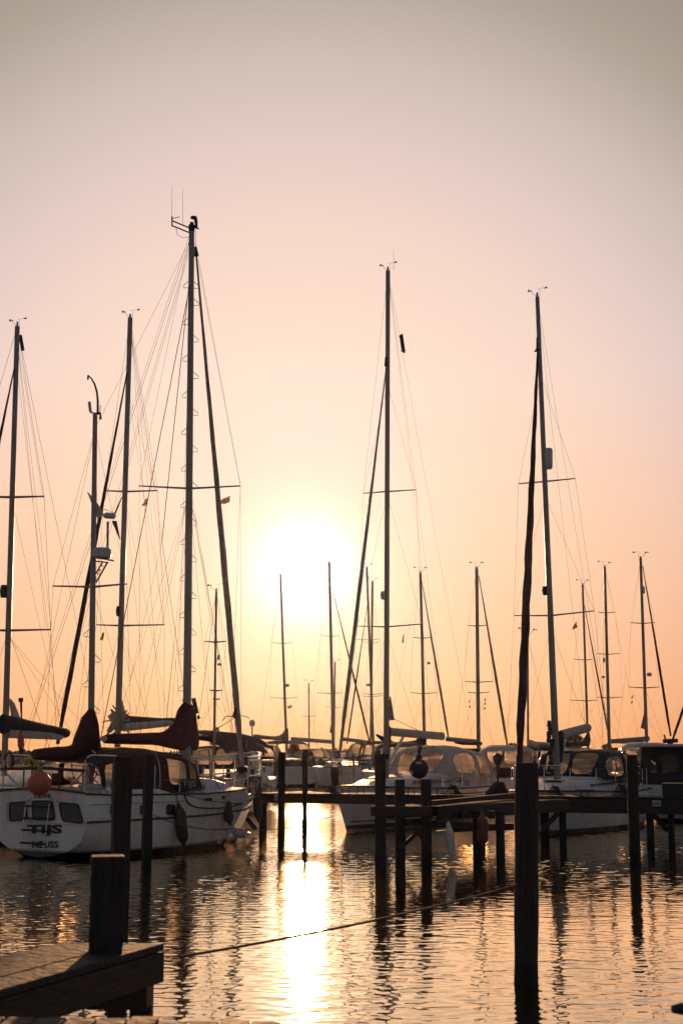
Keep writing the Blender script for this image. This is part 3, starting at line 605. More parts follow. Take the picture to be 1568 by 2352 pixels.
def finger():
    a = G(866, 1851, JZ); b = G(1004, 1852, JZ); far = G(1303, 1836, JZ)
    d = (far - b).normalized(); e = empty('finger_pier', (a.x, a.y, 0), 'finger pier with two raised posts and crossed braces running back to the jetty', 'pier')
    a2 = a + d * (far - b).length * .98
    planked(e, [a + d * .05, a2, far, b + d * .05], 'deck_plank', w=.145, seed=13)
    mb = MB(); n_ = Vector((0, -1, 0)); mb.beam(P(852, 1863, 29.0), P(991, 1863, 29.4), .09, .19); mb.build('end_beam', 'beam', e, smooth=False, bevel=.008)
    up = Vector((0, 0, .042 + .12)); mb = MB(); mb.beam(b - up, far - up, .08, .24); mb.build('side_beam', 'beam', e, smooth=False, bevel=.008)
    mb = MB(); mb.beam(a - up + d * .1, a2 - up, .08, .24); mb.build('side_beam', 'beam', e, smooth=False, bevel=.008)
    mb = MB(); mb.beam(P(975, 1846, 29.9), P(1180, 1826, 35.2), .10, .10); mb.build('kerb_rail', 'beam', e, smooth=False, bevel=.006)
    mb = MB(); mb.beam(P(1042, 1903, 31.3), P(1176, 1899, 33.6), .09, .15); mb.build('lower_beam', 'beam', e, smooth=False, bevel=.006)
    for xl, xr, yt, dd in ((906, 929, 1790, 29.8), (965.5, 989, 1790, 30.1)):
        mb, bs = pile(xl, xr, yt, dd, '', square=.12); mb.build('post', 'pile', e, smooth=False, bevel=.01)
    for xl, xr, dd in ((1084, 1107, 31.2), (1137, 1157, 31.8)):
        mb, bs = pile(xl, xr, 1862, dd, ''); mb.build('pile', 'pile', e)
    for p, q in (((918, 1950), (972, 1898)), ((990, 1952), (950, 1900))):
        mb = MB(); mb.beam(P(p[0], p[1], 29.55), P(q[0], q[1], 29.6), .08, .15, (0, 1, 0)); mb.build('brace', 'beam', e, smooth=False)
    for p, q, dd in (((930, 1889), (966, 1888), 29.9), ((990, 1893), (1085, 1896), 30.6), ((884, 1861), (908, 1862), 29.6)): mb = MB(); mb.beam(P(p[0], p[1], dd), P(q[0], q[1], dd + .4), .09, .13); mb.build('cross_beam', 'beam', e, smooth=False, bevel=.006)
    for px in (1018, 1062, 1110, 1160): mb = MB(); c_ = P(px, 1858, lerp(30.3, 33.2, (px - 1018) / 142)); mb.tube([c_ + Vector((0, -.06, 0)), c_ + Vector((0, .02, 0))], .03, 6); mb.build('bolt', 'trim', e)
    mb = MB(); mb.beam(P(1003, 1914, 30.8), P(1026, 1911, 31.0), .1, .1); mb.build('step', 'plate', e, smooth=False)
    for px in (1035, 1060, 1120): mb = MB(); mb.beam(P(px, 1871, 31), P(px + 14, 1871, 31), .3, .16); mb.build('bearer', 'beam', e, smooth=False)
finger()
def cleat(p, dr, s=1.0):
    mb = MB(); dr = Vector(dr)
    for k in (-.09, .09): mb.tube([p + dr * k * s, p + dr * k * s + Vector((0, 0, .16 * s))], .014, 6)
    mb.tube([p - dr * .26 * s + Vector((0, 0, .17 * s)), p - dr * .12 * s + Vector((0, 0, .165 * s)), p + dr * .12 * s + Vector((0, 0, .165 * s)), p + dr * .26 * s + Vector((0, 0, .17 * s))], [.010, .016, .016, .010], 6)
    mb.box(p + Vector((0, 0, .004)), dr * .13 * s, Vector((-dr.y, dr.x, 0)) * .035, (0, 0, .004)); return mb
for px, lb in ((787, 'first'), (822, 'second'), (938, 'third'), (1006, 'fourth'), (1338, 'fifth')):
    p = jp(px) + jn * .22
    tag(cleat(p, jd, .95).build('mooring_cleat', 'trim', base=p), f'{lb} metal mooring cleat from the left on top of the jetty', 'cleat', 'mooring cleats on the jetty edge')
def jcoil(px, off, r, n, label, mat='rope'):
    c = jp(px) + jn * off; mb = MB(); pts = [c + Vector((math.cos(t * .5) * r * (1 - t / n / 18), math.sin(t * .5) * r * (1 - t / n / 18), .015 + .012 * t / 3)) for t in range(int(n * 12))]; mb.tube(pts, .016, 5)
    tag(mb.build('rope_coil', mat, base=c), label, 'rope', 'rope coils left on the jetty')
jcoil(745, .5, .2, 4, 'small rope coil lying on the jetty left of the sloop bow'); jcoil(1030, .4, .24, 5, 'rope coil on the jetty below the cream sprayhood'); jcoil(1142, .3, .26, 7, 'tall heap of rope on the jetty left of the thick foreground pile'); jcoil(1268, .35, .22, 5, 'rope coil on the jetty below the boat name'); jcoil(1420, .4, .25, 6, 'rope coil on the jetty left of the dark right pile')
c_ = jp(1128) + jn * .5; mb = MB(); mb.tube([c_, c_ + Vector((0, 0, .08)), c_ + Vector((0, 0, .34))], [.30, .27, .03], 4); tag(mb.build('boarding_step', 'trim', base=c_, smooth=False), 'dark wedge shaped boarding block standing on the jetty by the cream sloop stern', 'step')
c_ = jp(1550) + jn * .7; mb = MB(); mb.box(c_ + Vector((0, 0, .16)), jd * .38, jn * .25, (0, 0, .15)); mb.box(c_ + Vector((0, 0, .325)), jd * .40, jn * .27, (0, 0, .015)); tag(mb.build('dock_box', 'trim', base=c_, smooth=False, bevel=.01), 'low dark storage box on the jetty in front of the motor cruiser', 'box')
def plate(xl, xr, yt, yb, s, label):
    p0 = jp(xl) - jn * .085; p1 = jp(xr) - jn * .085; zt = P(xl, yt, p0.y).z; zb = P(xl, yb, p0.y).z; p0.z = zb; p1.z = zb
    mb = MB(); mb.prism([p0, p1, p1 + Vector((0, 0, zt - zb)), p0 + Vector((0, 0, zt - zb))], jn * .012)
    o = tag(mb.build('number_plate', 'plate', base=p0, smooth=False), label, 'number plate', 'berth number plates')
    w_ = (p1 - p0).length; text('number', s, p0 + jd * w_ * .08 + Vector((0, 0, (zt - zb) * .14)) - jn * .004, jd, (0, 0, 1), (zt - zb) * .5, 'letter', o, .02, w_ * .82)
plate(1497, 1517, 1838, 1852, '1079', 'pale berth plate 1079 on the jetty beam at right')
plate(633, 650, 1824, 1838, '1051', 'pale berth plate 1051 on the jetty beam at left of the glitter')

# rope from the dock to the foreground pile
mb = MB(); mb.tube(sag(G(414, 2388 * 0.9185 + 4, 1.0), P(1188, 2032, 14.7), .04, 30), .010, 6)
tag(mb.build('mooring_rope', 'rope', base=G(414, 2198, 1.0)), 'long dark rope from the near dock across the water to the thick right pile', 'rope')

# ============================================================ the ketch
T = Boat('ketch', 'white ketch with dark red sail covers and three curtained stern windows, left foreground', (105, 31.6), (591, 37.9), 3.05,
         [(0, 1.40), (.12, 1.36), (.5, 1.32), (.66, 1.36), (.76, 1.40), (.765, 1.12), (1, 1.22)], transom=.93, over=.8, tz=.02, full=2.7, keel=-.4)
T.hull(extra=(.758, .762, .768))
def ketch():
    e = T.e; W = T.W
    T.rail('rub_rail', 'trim', 0, 0.02, T.L * .76, .022, dz=lambda t: T.zs(t * T.L) - .01)
    T.rail('rub_rail', 'trim', 0, 0.02, T.L * .76, .022, sgn=1, dz=lambda t: T.zs(t * T.L) - .01)
    T.rail('belt_rail', 'teak', 0, 0.02, T.L * .985, .026, dz=lambda t: .80 + .05 * t * t + .16 * max(0, t - .55) ** 1.2)
    T.rail('belt_rail', 'teak', 0, 0.02, T.L * .985, .026, sgn=1, dz=lambda t: .80 + .05 * t * t + .16 * max(0, t - .55) ** 1.2)
    T.rail('cove_line', 'trim', 0, .1, T.L * .40, .006, dz=lambda t: 1.16)
    # black line that swoops from the sheer down along the foredeck
    pts = [T.hs(x, y) for x, y in ((423, 1825), (427, 1835), (433, 1845), (442, 1851), (455, 1855), (480, 1857), (505, 1856), (530, 1853), (555, 1846), (578, 1839))]
    MB().tube(pts, .020, 6).build('sheer_line', 'trim', e)
    # transom: capping, recessed window panel, windows, letters
    a = -.012
    tp = lambda x, y, k=0.0: T.pa(x, y, -.012 - k)
    cap = [T.W(-.02, b, 1.40 + .09 * (1 - (b / 1.45) ** 2)) for b in [lerp(-1.36, 1.36, i / 14) for i in range(15)]]
    MB().tube(cap, .028, 6).build('capping_rail', 'teak', e)
    mb = MB(); up = [T.W(-.004, b, 1.39 + .09 * (1 - (b / 1.45) ** 2)) for b in [lerp(-1.36, 1.36, i / 14) for i in range(15)]]; mb.loft([[p - Vector((0, 0, .16)) for p in up], up]); mb.build('transom_crown', M['hull'], e)
    zc = lambda x, y: (x * .1406 * 1.0, 1699.2 + y * .14056)
    def poly(zs_): return [zc(*q) for q in zs_]
    fr = poly([(115, 1040), (150, 1015), (500, 985), (850, 985), (1250, 1035), (1320, 1070), (1395, 1350), (1370, 1390), (1320, 1395), (1000, 1365), (540, 1335), (150, 1350), (118, 1320)])
    MB().tube([tp(*q) for q in fr + fr[:1]], .014, 5).build('window_surround', 'hull', e)
    def rounded(c, r=.22):
        out = []; n = len(c)
        for i in range(n):
            p, q, s_ = Vector(c[i - 1]), Vector(c[i]), Vector(c[(i + 1) % n]); l1, l2 = q.lerp(p, r), q.lerp(s_, r)
            for k in (0, .25, .5, .75, 1): out.append(l1.lerp(q, k).lerp(q.lerp(l2, k), k))
        return [tuple(v) for v in out]
    for q in ([(160, 1035), (425, 1012), (440, 1300), (160, 1330)], [(530, 1000), (855, 1005), (900, 1312), (545, 1300)], [(968, 1028), (1280, 1065), (1360, 1365), (1020, 1328)]):
        pg = rounded(poly(q), .16); mb = MB(); mb.add([tp(x, y, .004) for x, y in pg], [tuple(reversed(range(len(pg))))]); wn = mb.build('window', 'curtain', e, smooth=False)
        MB().tube([tp(x, y, .006) for x, y in pg + pg[:1]], .017, 6).build('frame', 'trim', wn)
    xd = T.l * -1
    def tx(s, x0, x1, y0, y1, **k):   # zoom coordinates of left, right, top, bottom
        p0 = tp(*zc(x0, y1), .006); p1 = tp(*zc(x1, y1), .006); h_ = abs(tp(*zc((x0 + x1) / 2, y0)).z - tp(*zc((x0 + x1) / 2, y1)).z)
        return text('lettering', s, p0, p1 - p0, (0, 0, 1), h_, 'letter', e, k.get('bold', .03), (p1 - p0).length, k.get('shear', 0))
    tx('TIJS', 440, 1015, 1385, 1575, bold=.045)
    tx('NEUSS', 530, 955, 1655, 1768, bold=.02)
    tx('ODYE', 555, 830, 885, 955, bold=.03)
    # stern ladder
    lad = MB(); L0 = [(430, 1040), (395, 1300), (345, 1785)]; R0 = [(815, 1040), (780, 1300), (715, 1800)]
    for s_ in (L0, R0): lad.tube([tp(*zc(*q), .05 + .05 * i) for i, q in enumerate(s_)], .016, 6)
    lad.tube([tp(*zc(430, 1040), .05), tp(*zc(455, 985), .06), tp(*zc(505, 945), .0)], .014, 6); lad.tube([tp(*zc(815, 1040), .05), tp(*zc(845, 975), .06), tp(*zc(875, 945), .0)], .014, 6)
    ld = lad.build('ladder', 'steel', e)
    for y, k in ((1078, .06), (1280, .1), (1470, .13), (1680, .17)):
        x = lerp(430, 345, (y - 1040) / 745) - 18; MB().tube([tp(*zc(x, y), k), tp(*zc(x + 400, y + 22), k)], .026, 6).build('rung', 'black', ld)
    # portlights and vents on the topsides
    def port(x0, x1, y0, y1, mat='glass', rim='hull', r=.3, n='portlight'):
        pg = rounded([(x0, y0), (x1, y0), (x1, y1), (x0, y1)], r); pts = [T.hs(x, y, push=.008) for x, y in pg]; mb = MB(); mb.add(pts, [tuple(range(len(pts)))]); o = mb.build(n, mat, e, smooth=False); MB().tube([T.hs(x, y, push=.01) for x, y in pg + pg[:1]], .012, 5).build('frame', rim, o)
    port(320, 331, 1848, 1873); port(252, 262, 1848, 1872); port(383, 402, 1848, 1872, r=.25, rim='trim')
    port(470, 488, 1832, 1841.5, 'trim', 'cream', .2, 'vent'); port(509.5, 517.5, 1827, 1836, 'trim', 'cream', .2, 'vent')
    text('lettering', 'SWIFT', T.hs(225, 1857.2 * 0 + 1834.2), T.hs(236, 1834) - T.hs(225, 1834), (0, 0, 1), .03, 'letter', e, 0, .12) if False else None
    # coach roof and foredeck house
    z = 1.34
    T.trunk('coachroof', 'deck', [(T.L * .52, .95, z, z + .10), (T.L * .56, .95, z, z + .30), (T.L * .66, .85, z, z + .28), (T.L * .75, .70, z - .02, z + .16), (T.L * .79, .55, 1.1, 1.16)])
    T.trunk('cockpit_coaming', 'hull', [(T.L * .10, 1.18, z, z + .16), (T.L * .3, 1.22, z, z + .2), (T.L * .53, 1.05, z, z + .2)])
    # cockpit tent
    aa = lambda x, b: T.A(T.pl(x, 1760, b))
    st = [(T.L * .57, 1.02, z + .05, z + .15), (T.L * .51, 1.10, z + .05, z + .78), (T.L * .435, 1.14, z, 2.26), (T.L * .34, 1.16, z, 2.36), (T.L * .25, 1.16, z, 2.36), (T.L * .16, 1.12, z, 2.20), (T.L * .10, 1.08, z + .0, 2.05)]
    tent = T.hood(st, 'redcanvas', [(.26, .44, .04, .205, 0), (.14, .245, .04, .21, 0), (.02, .125, .04, .24, 0), (.02, .25, .27, .73, 0), (.04, .70, .78, .96, 0), (.80, .95, .06, .2, 0), (.72, .95, .79, .94, 0)], 'cockpit_tent', px=.45)
    # dodger cloth with the name
    q = [T.hs(411, 1788), T.hs(460.5, 1787)]
    p0 = T.pl(411, 1816, -1.30); p1 = T.pl(460.5, 1816, -1.24); hh = T.pl(411, 1789, -1.30).z - p0.z
    mb = MB(); mb.prism([p0, p1, p1 + Vector((0, 0, hh)), p0 + Vector((0, 0, hh))], T.l * .02); dc = mb.build('dodger_cloth', 'navy', e, smooth=False)
    dx = (p1 - p0).normalized(); text('lettering', 'TIJS', p0 + dx * .13 + Vector((0, 0, .06)) - T.l * .006, dx, (0, 0, 1), hh * .62, 'paleletter', dc, .0, (p1 - p0).length * .62)
    # ---- masts
    bm = W(T.A(T.pl(430, 1700)), 0, z); top = P(440.5, 524, bm.y); T.mast(bm, top, 20, 13); T.mm = (bm, top)
    bz = W(T.A(T.pl(211, 1700)), 0, z); tz_ = P(219, 950, bz.y); T.mast(bz, tz_, 16, 11, name='mizzen_mast')
    zm = lambda y, b, t: b.lerp(t, (y_to_z(y, b.y) - b.z) / (t.z - b.z))
    mm = lambda y: zm(y, bm, top); mz = lambda y: zm(y, bz, tz_)
    # covers on booms
    c0 = lambda L_: [(91 * 0 + x * .24605, 1561.4 + a_ * .24605, 1561.4 + b_ * .24605) + tuple(k) for x, a_, b_, *k in L_]
    T.cover('mizzen_cover', 'redcanvas', c0([(320, 650, 742, .08), (345, 645, 748, .12), (430, 634, 752), (530, 624, 766), (610, 622, 756), (660, 612, 744), (700, 588, 728), (730, 480, 718), (755, 395, 710), (780, 325, 700), (815, 282, 692), (835, 262, 690), (862, 262, 690), (885, 330, 690), (895, 560, 690), (912, 640, 690, .06)]), thick=.15)
    c1 = lambda L_: [(349 + x * .2812, 1561.4 + a_ * .2812, 1561.4 + b_ * .2812) + tuple(k) for x, a_, b_, *k in L_]
    T.cover('main_cover', 'redcanvas', [(240, 1689, 1707, .06), (246, 1686.5, 1708, .11), (270, 1684.5, 1709), (300, 1684, 1710)] + c1([(0, 430, 532), (60, 430, 540), (110, 418, 552), (150, 385, 560), (185, 345, 568), (210, 300, 572), (225, 235, 575), (240, 200, 578), (262, 178, 578), (300, 172, 578), (322, 200, 578), (330, 300, 580), (348, 390, 578), (358, 450, 575, .1)]), thick=.17)
    bo = T.pl(237, 1697); MB().tube([bo, bo + T.h * .25], [.07, .085], 10).build('boom_end', 'dome', e)
    # windlass winches under the main cover
    # ---- spreaders, shrouds, stays
    def sh(mp, tips, topp, deck_a, bs=1.15, r=.006):
        out = []
        for (cy, l_, r_) in tips:
            c = mp(cy)
            for q in (l_, r_): out.append(T.spreader(c, q, .024))
        return out
    s1 = sh(mm, [(1122, (320, 1116), (552, 1116))], top, 0)
    am = T.A(bm); dk = lambda a_, b_: W(am + a_, b_, z)
    L_ = T.line
    L_('shroud', s1[0], top); L_('shroud', s1[1], top); L_('shroud', s1[0], dk(-.1, 1.42)); L_('shroud', s1[1], dk(-.1, -1.42))
    for k, b_ in ((-.55, -1.4), (.55, -1.35), (-.55, 1.4), (.55, 1.35)): L_('lower_shroud', mm(1128), dk(k, b_))
    s2 = sh(mz, [(1348, (122, 1346), (292, 1341))], tz_, 0); az = T.A(bz)
    L_('shroud', s2[0], mz(985)); L_('shroud', s2[1], mz(985)); L_('shroud', s2[0], W(az - .1, 1.38, z)); L_('shroud', s2[1], W(az - .1, -1.38, z))
    L_('shroud', mz(990), W(az - .9, 1.35, z)); L_('shroud', mz(990), W(az - .9, -1.35, z)); L_('shroud', mz(1355), W(az + .7, -1.4, z)); L_('shroud', mz(1355), W(az + .7, 1.4, z))
    L_('triatic_stay', mz(985), mm(545)); L_('backstay', top, W(.1, 1.2, z)); L_('backstay', top + Vector((0, 0, -.2)), W(.1, 1.1, z), .008); L_('backstay', mm(640), W(.5, -1.0, z), .012)
    for y0, q in ((560, (100, 1760)), (548, (82, 1790)), (600, (372, 1245)), (640, (408, 1600)), (1130, (300, 1690)), (1140, (388, 1725)), (1135, (250, 1720))): L_('halyard', mm(y0), T.pl(q[0], q[1], .3), .006 if y0 != 600 else .012)
    for p_, q in (((372, 1245), (300, 1560)), ((372, 1245), (430, 1640)), ((408, 1400), (375, 1720)), ((552, 1120), (555, 1800)), ((450, 560), (552, 1112)), ((443, 1170), (518, 1640)), ((447, 1180), (545, 1730)), ((443, 1150), (548, 1790))): L_('running_line', T.pl(p_[0], p_[1], .1), T.pl(q[0], q[1], .1), .006)
    # furled genoa and the inner stay
    fp, fq = P(451, 588, mm(588).y + .3), W(T.L * .93, 0, 1.75); fq = P(556, 1760, fq.y)
    T.furled(fp, fq, 15 / F * 36 / 2, 'sailfurl', 'furled_genoa', .05); L_('forestay', top + Vector((.1, 0, 0)), fp, .008); MB().tube([fp + Vector((-.03, 0, .25)), fp], [.04, .07], 8).build('swivel', 'black', e)
    dr = MB(); dr.tube([fq - Vector((0, 0, .18)), fq - Vector((0, 0, .14)), fq - Vector((0, 0, .02)), fq + Vector((0, 0, .02))], [.06, .15, .15, .05], 12); dr.build('furler_drum', 'black', e)
    L_('forestay', fq - Vector((0, 0, .1)), W(T.L * .985, 0, 1.2), .012)
    tk = T.pl(543, 1650); mb = MB(); mb.prism([T.pl(543, 1625), T.pl(534, 1648), T.pl(548, 1649)], T.l * .04); mb.build('sail_clew', 'navy', e, smooth=False)
    L_('genoa_sheet', T.pl(540, 1648), T.pl(459, 1692), .012, 'rope', .03); L_('genoa_sheet', T.pl(545, 1650), T.pl(556, 1745), .011, 'rope')
    MB().tube([T.pl(511, 1655), T.pl(520, 1645), T.pl(532, 1645), T.pl(550, 1643), T.pl(566, 1646), T.pl(572, 1650)], .012, 5).build('sheet_tail', 'rope', e)
    # mast steps
    def steps(mp, ys, side_, w_, h_=22):
        for i, y in enumerate(ys):
            c = mp(y); s_ = side_ if isinstance(side_, int) else side_[i]; x0 = Vector((s_ * .06, 0, 0)); d_ = w_ / F * c.y; dz = h_ / F * c.y
            p = c + x0; q = p + Vector((s_ * (d_ - .06), 0, -dz * .55)); r = q - Vector((s_ * .0, 0, dz * .25)); t = c + x0 - Vector((0, 0, dz * .8))
            MB().tube([p, q, r, t], .009, 5).build('mast_step', 'alu', e)
    steps(mm, [645 + i * 84 for i in range(12)], -1, 19); steps(mm, [646] + [685 + i * 84 for i in range(11)], 1, 19)
    steps(mz, [1445, 1560], -1, 20); steps(mz, [1503, 1620], 1, 20)
    # masthead gear
    tp_ = top; MB().tube([tp_ - Vector((0, 0, .1)), tp_ + Vector((0, 0, .08)), tp_ + Vector((0, 0, .1)), tp_ + Vector((0, 0, .16))], [.075, .09, .05, .05], 8).build('masthead_cap', 'black', e)
    g = MB()
    for (x0, y0), (x1, y1) in (((437, 524), (396, 507)), ((437, 535), (395.5, 518)), ((395.5, 520), (395.5, 497)), ((446, 522), (457, 526)), ((450, 521), (447, 503))): g.tube([P(x0, y0, tp_.y), P(x1, y1, tp_.y)], .020, 5)
    g.tube([P(395, 502, tp_.y), P(413, 498, tp_.y)], .010, 4); g.build('antenna_bracket', 'black', e)
    mb = MB(); c = P(445, 502, tp_.y); mb.tube([c, c + Vector((0, 0, .05))], .085, 8); mb.tube([c + Vector((.07, 0, .0)), P(452, 522, tp_.y)], .03, 6); mb.build('wind_sensor', 'black', e)
    for x, y0, y1 in ((395, 500, 426), (420, 516, 436)): MB().tube([P(x, y0, tp_.y), P(x, y1, tp_.y)], [.005, .003], 4).build('whip_antenna', 'trim', e)
    MB().tube([P(404, 520, tp_.y), P(408, 540, tp_.y), P(420, 546, tp_.y), P(434, 544, tp_.y)], .006, 4).build('cable_loop', 'wire', e)
    # mizzen masthead: curved pole and short aerials
    y_ = tz_.y; MB().tube([P(225, 950, y_), P(225, 920, y_), P(223, 900, y_), P(218, 883, y_), P(211, 870, y_), P(203, 862, y_)], [.028, .026, .024, .022, .018, .015], 6).build('curved_pole', 'black', e)
    MB().tube([P(203, 862, y_), P(202.5, 872, y_)], .022, 6).build('small_block', 'black', e)
    MB().tube([P(212, 948, y_), P(208, 944, y_), P(205.5, 923, y_)], .036, 6).build('radar_reflector', 'dome', e)
    MB().tube([P(214, 950, y_), P(227, 950, y_), P(232, 948, y_)], .03, 6).tube([P(231, 952, y_), P(231, 963, y_)], [.02, .035], 6).tube([P(230, 946, y_), P(231, 930, y_)], .01, 4).build('masthead_bracket', 'black', e)
    # radar dome and bracket on the mizzen
    y_ = bz.y - .05; c = P(234, 1270, y_); mb = MB(); mb.tube([c + Vector((0, 0, z_)) for z_ in (-.13, -.10, -.02, .07, .11, .125)], [.17, .215, .225, .22, .18, .08], 20); mb.build('radar_dome', 'dome', e)
    mb = MB(); mb.tube([P(221, 1280, y_), P(262, 1288, y_)], .022, 6); mb.tube([P(221, 1289, y_), P(250, 1292, y_)], .016, 5)
    for t in range(5):
        a_, b_ = lerp(0, 1, t / 4), 0; mb.tube([P(lerp(220, 243, a_), lerp(1330, 1291, a_), y_), P(lerp(226, 240, a_) - 6, lerp(1322, 1290, a_), y_ + .05)], .014, 5)
    mb.tube([P(221, 1338, y_), P(247, 1292, y_)], .022, 6); mb.tube([P(220, 1318, y_), P(237, 1290, y_)], .018, 6); mb.build('radar_bracket', 'alu', e)
    # wind generator
    y_ = bz.y + .15; mb = MB(); mb.tube([P(247.5, 1262, y_), P(248, 1198, y_)], .028, 8).build('generator_pole', 'alu', e)
    mb = MB(); mb.tube([P(238, 1187, y_), P(243, 1184, y_), P(262, 1185, y_), P(266, 1187, y_)], [.03, .075, .075, .04], 10); g_ = mb.build('wind_generator', 'dome', e)
    mb = MB(); mb.prism([P(200, 1128, y_), P(206, 1134, y_), P(226, 1158, y_), P(240, 1183, y_), P(224, 1190, y_), P(211, 1158, y_)], (0, .03, 0)); mb.build('tail_vane', 'dome', g_, smooth=False)
    for q in ([(263, 1178), (266, 1180), (281, 1142), (279.5, 1141)], [(257, 1197), (268, 1196), (277, 1240), (275.5, 1240)], [(259, 1176), (264, 1178), (240, 1170), (239, 1168)]):
        mb = MB(); mb.prism([P(x, y, y_ - .03) for x, y in q], (0, .03, 0)); mb.build('blade', 'trim', g_, smooth=False)
    # boom ends / blocks / small gear
    MB().tube([P(350, 0, 1), P(350, 1, 1)], .001, 3) if False else None
    q = T.pl(446, 1605); MB().tube([T.pl(444.5, 1604), T.pl(452, 1638)], .055, 8).build('radar_reflector', 'trim', e)
    MB().tube([T.pl(455, 1643), T.pl(457, 1650)], [.02, .05], 6).build('hanging_block', 'trim', e)
    mb = MB(); c = T.pl(425, 1609, .1); mb.ball(c, .07, 8); mb.build('deck_light', 'trim', e)
    # ---- pushpit, lifelines, pulpit
    ztop = .62
    for sg in (-1, 1):
        p = W(.08, sg * 1.26, 1.42); q = W(1.15, sg * 1.33, 1.40); up = Vector((0, 0, .78))
        mb = MB(); mb.tube([p, p + up * .85, p + up * .97 + T.h * .06, p + up + T.h * .2, W(1.0, sg * 1.3, 1.42) + up * .98], .020, 7); mb.tube([p + Vector((0, 0, .46)), W(.75, sg * 1.3, 1.4)], .014, 6); mb.tube([p + Vector((0, 0, .46)), W(.08, sg * .75, 1.47)], .014, 6)
        mb.tube([q, q + up * .98], .018, 6); mb.build('pushpit', 'steel', e)
    MB().tube([W(.02, 1.27, 1.90), W(.0, 0, 1.93), W(.02, -1.27, 1.88)], .035, 7).build('stern_rail', 'trim', e)
    for b_ in (.55, -.55): MB().tube([W(.03, b_, 1.47), W(.03, b_, 1.92)], .016, 6).build('rail_post', 'teak', e)
    T.lifelines(1.3, T.L * .60, 4, -1, .62); T.lifelines(1.3, T.L * .60, 4, 1, .62)
    zb = 1.15
    def prail(zh, a0, w0, r, nm):
        pts = [W(a0, -w0, zb + zh), W(lerp(a0, T.L, .5), -w0 * .72, zb + zh + .03), W(T.L * .985, -.22, zb + zh + .10), W(T.L + .08, 0, zb + zh + .12), W(T.L * .985, .22, zb + zh + .10), W(lerp(a0, T.L, .5), w0 * .72, zb + zh + .03), W(a0, w0, zb + zh)]
        MB().tube(pts, r, 6).build(nm, 'steel', e); return pts
    for zh, r in ((.98, .028), (.90, .018), (.52, .024), (.30, .014)): prail(zh, T.L * .80, .95, r, 'pulpit_rail')
    for a_, b_ in ((.80, .95), (.88, .70), (.95, .42), (1.0, .12)):
        for s_ in (-1, 1): MB().tube([W(T.L * a_, s_ * b_ * .98, zb), W(T.L * a_ + .02, s_ * b_, zb + 1.0)], .023, 6).build('pulpit_post', 'steel', e)
    MB().tube([W(T.L * .80, -.95, zb + .55), W(T.L * .88, -.7, zb + 1.0)], .016, 6).build('pulpit_brace', 'steel', e)
    MB().tube([W(T.L * .88, -.7, zb + .05), W(T.L * 1.0, -.1, zb + 1.0)], .016, 6).build('pulpit_brace', 'steel', e)
    for x0, x1 in ((457, 463),):
        pts = [W(T.L * .66, -.82, z), W(T.L * .66, -.80, z + .9), W(T.L * .68, -.6, z + 1.08), W(T.L * .70, .0, z + 1.08)]; MB().tube([T.pl(454, 1800, -.7), T.pl(455, 1740, -.7), T.pl(459, 1726, -.7), T.pl(466, 1722, -.7), T.pl(479, 1722, -.7), T.pl(481, 1732, -.7), T.pl(484, 1800, -.7)], .02, 6).build('mast_pulpit', 'steel', e)
    # netting inside the pulpit
    net = MB()
    for s_ in (-1,):
        for i in range(12):
            t = i / 11; a_ = lerp(T.L * .80, T.L * .985, t); b_ = s_ * lerp(.97, .2, t ** 1.6); net.tube([W(a_, b_, zb + .02), W(a_ + .1, b_ * .98, zb + .5)], .006, 4)
            net.tube([W(a_ + .1, b_ * .98, zb + .02), W(a_, b_, zb + .5)], .006, 4)
        for k in range(6): net.tube([W(lerp(T.L * .8, T.L * .985, t / 8), s_ * lerp(.97, .2, (t / 8) ** 1.6), zb + .05 + .085 * k) for t in range(9)], .006, 4)
    net.build('safety_net', 'rope', e)
    mb = MB(); mb.tube([W(T.L * .80, 0, zb), W(T.L * .80, 0, zb + .15), W(T.L * .80, 0, zb + .3)], [.16, .12, .14], 10); mb.tube([W(T.L * .80, -.25, zb + .18), W(T.L * .80, .25, zb + .18)], .09, 8); mb.build('windlass', 'steel', e)
    mb = MB()
    for k in range(9): a_ = k * .7; mb.tube([W(T.L * .9 + .13 * math.cos(a_), -.4 + .13 * math.sin(a_), zb + .1 + .07 * k), W(T.L * .9 + .15 * math.cos(a_ + 1.7), -.4 + .15 * math.sin(a_ + 1.7), zb + .13 + .07 * k)], .035, 6)
    mb.build('coiled_line', 'rope', e)
    # deck clutter: winches, vents, coil of line on the pushpit, wheel, box
    for a_, b_ in ((.9, -1.15), (2.1, -1.18), (.9, 1.15), (2.1, 1.18), (am - .3, -.5), (am - .3, .5)): mb = MB(); mb.tube([W(a_, b_, z + .1), W(a_, b_, z + .22), W(a_, b_, z + .26), W(a_, b_, z + .36)], [.09, .06, .08, .075], 10); mb.build('winch', 'steel', e)
    def coil(c, r, n, name='line_coil'):
        mb = MB()
        for k in range(n): mb.tube([Vector(c) + Vector((math.cos(t * .63) * r * (1 + .1 * k), .04 * k, math.sin(t * .63) * r * 2.0 - r * 1.6)) for t in range(11)], .016, 5, cap=False)
        mb.build(name, 'rope', e)
    coil(T.pl(228, 1742, -1.35), .10, 3); coil(W(.15, 1.2, 2.22), .09, 4); coil(T.pl(445, 1750, 0), .10, 3)
    mb = MB(); c = W(1.35, 0, z + .62); pts = [c + T.l * math.cos(t * .4) * .42 + Vector((0, 0, math.sin(t * .4) * .42)) for t in range(17)]; mb.tube(pts, .018, 6, cap=False)
    for t in range(6): mb.tube([c, c + T.l * math.cos(t * 1.05) * .42 + Vector((0, 0, math.sin(t * 1.05) * .42))], .010, 4)
    mb.tube([W(1.35, 0, z - .1), c], .06, 8); mb.build('steering_wheel', 'steel', e)
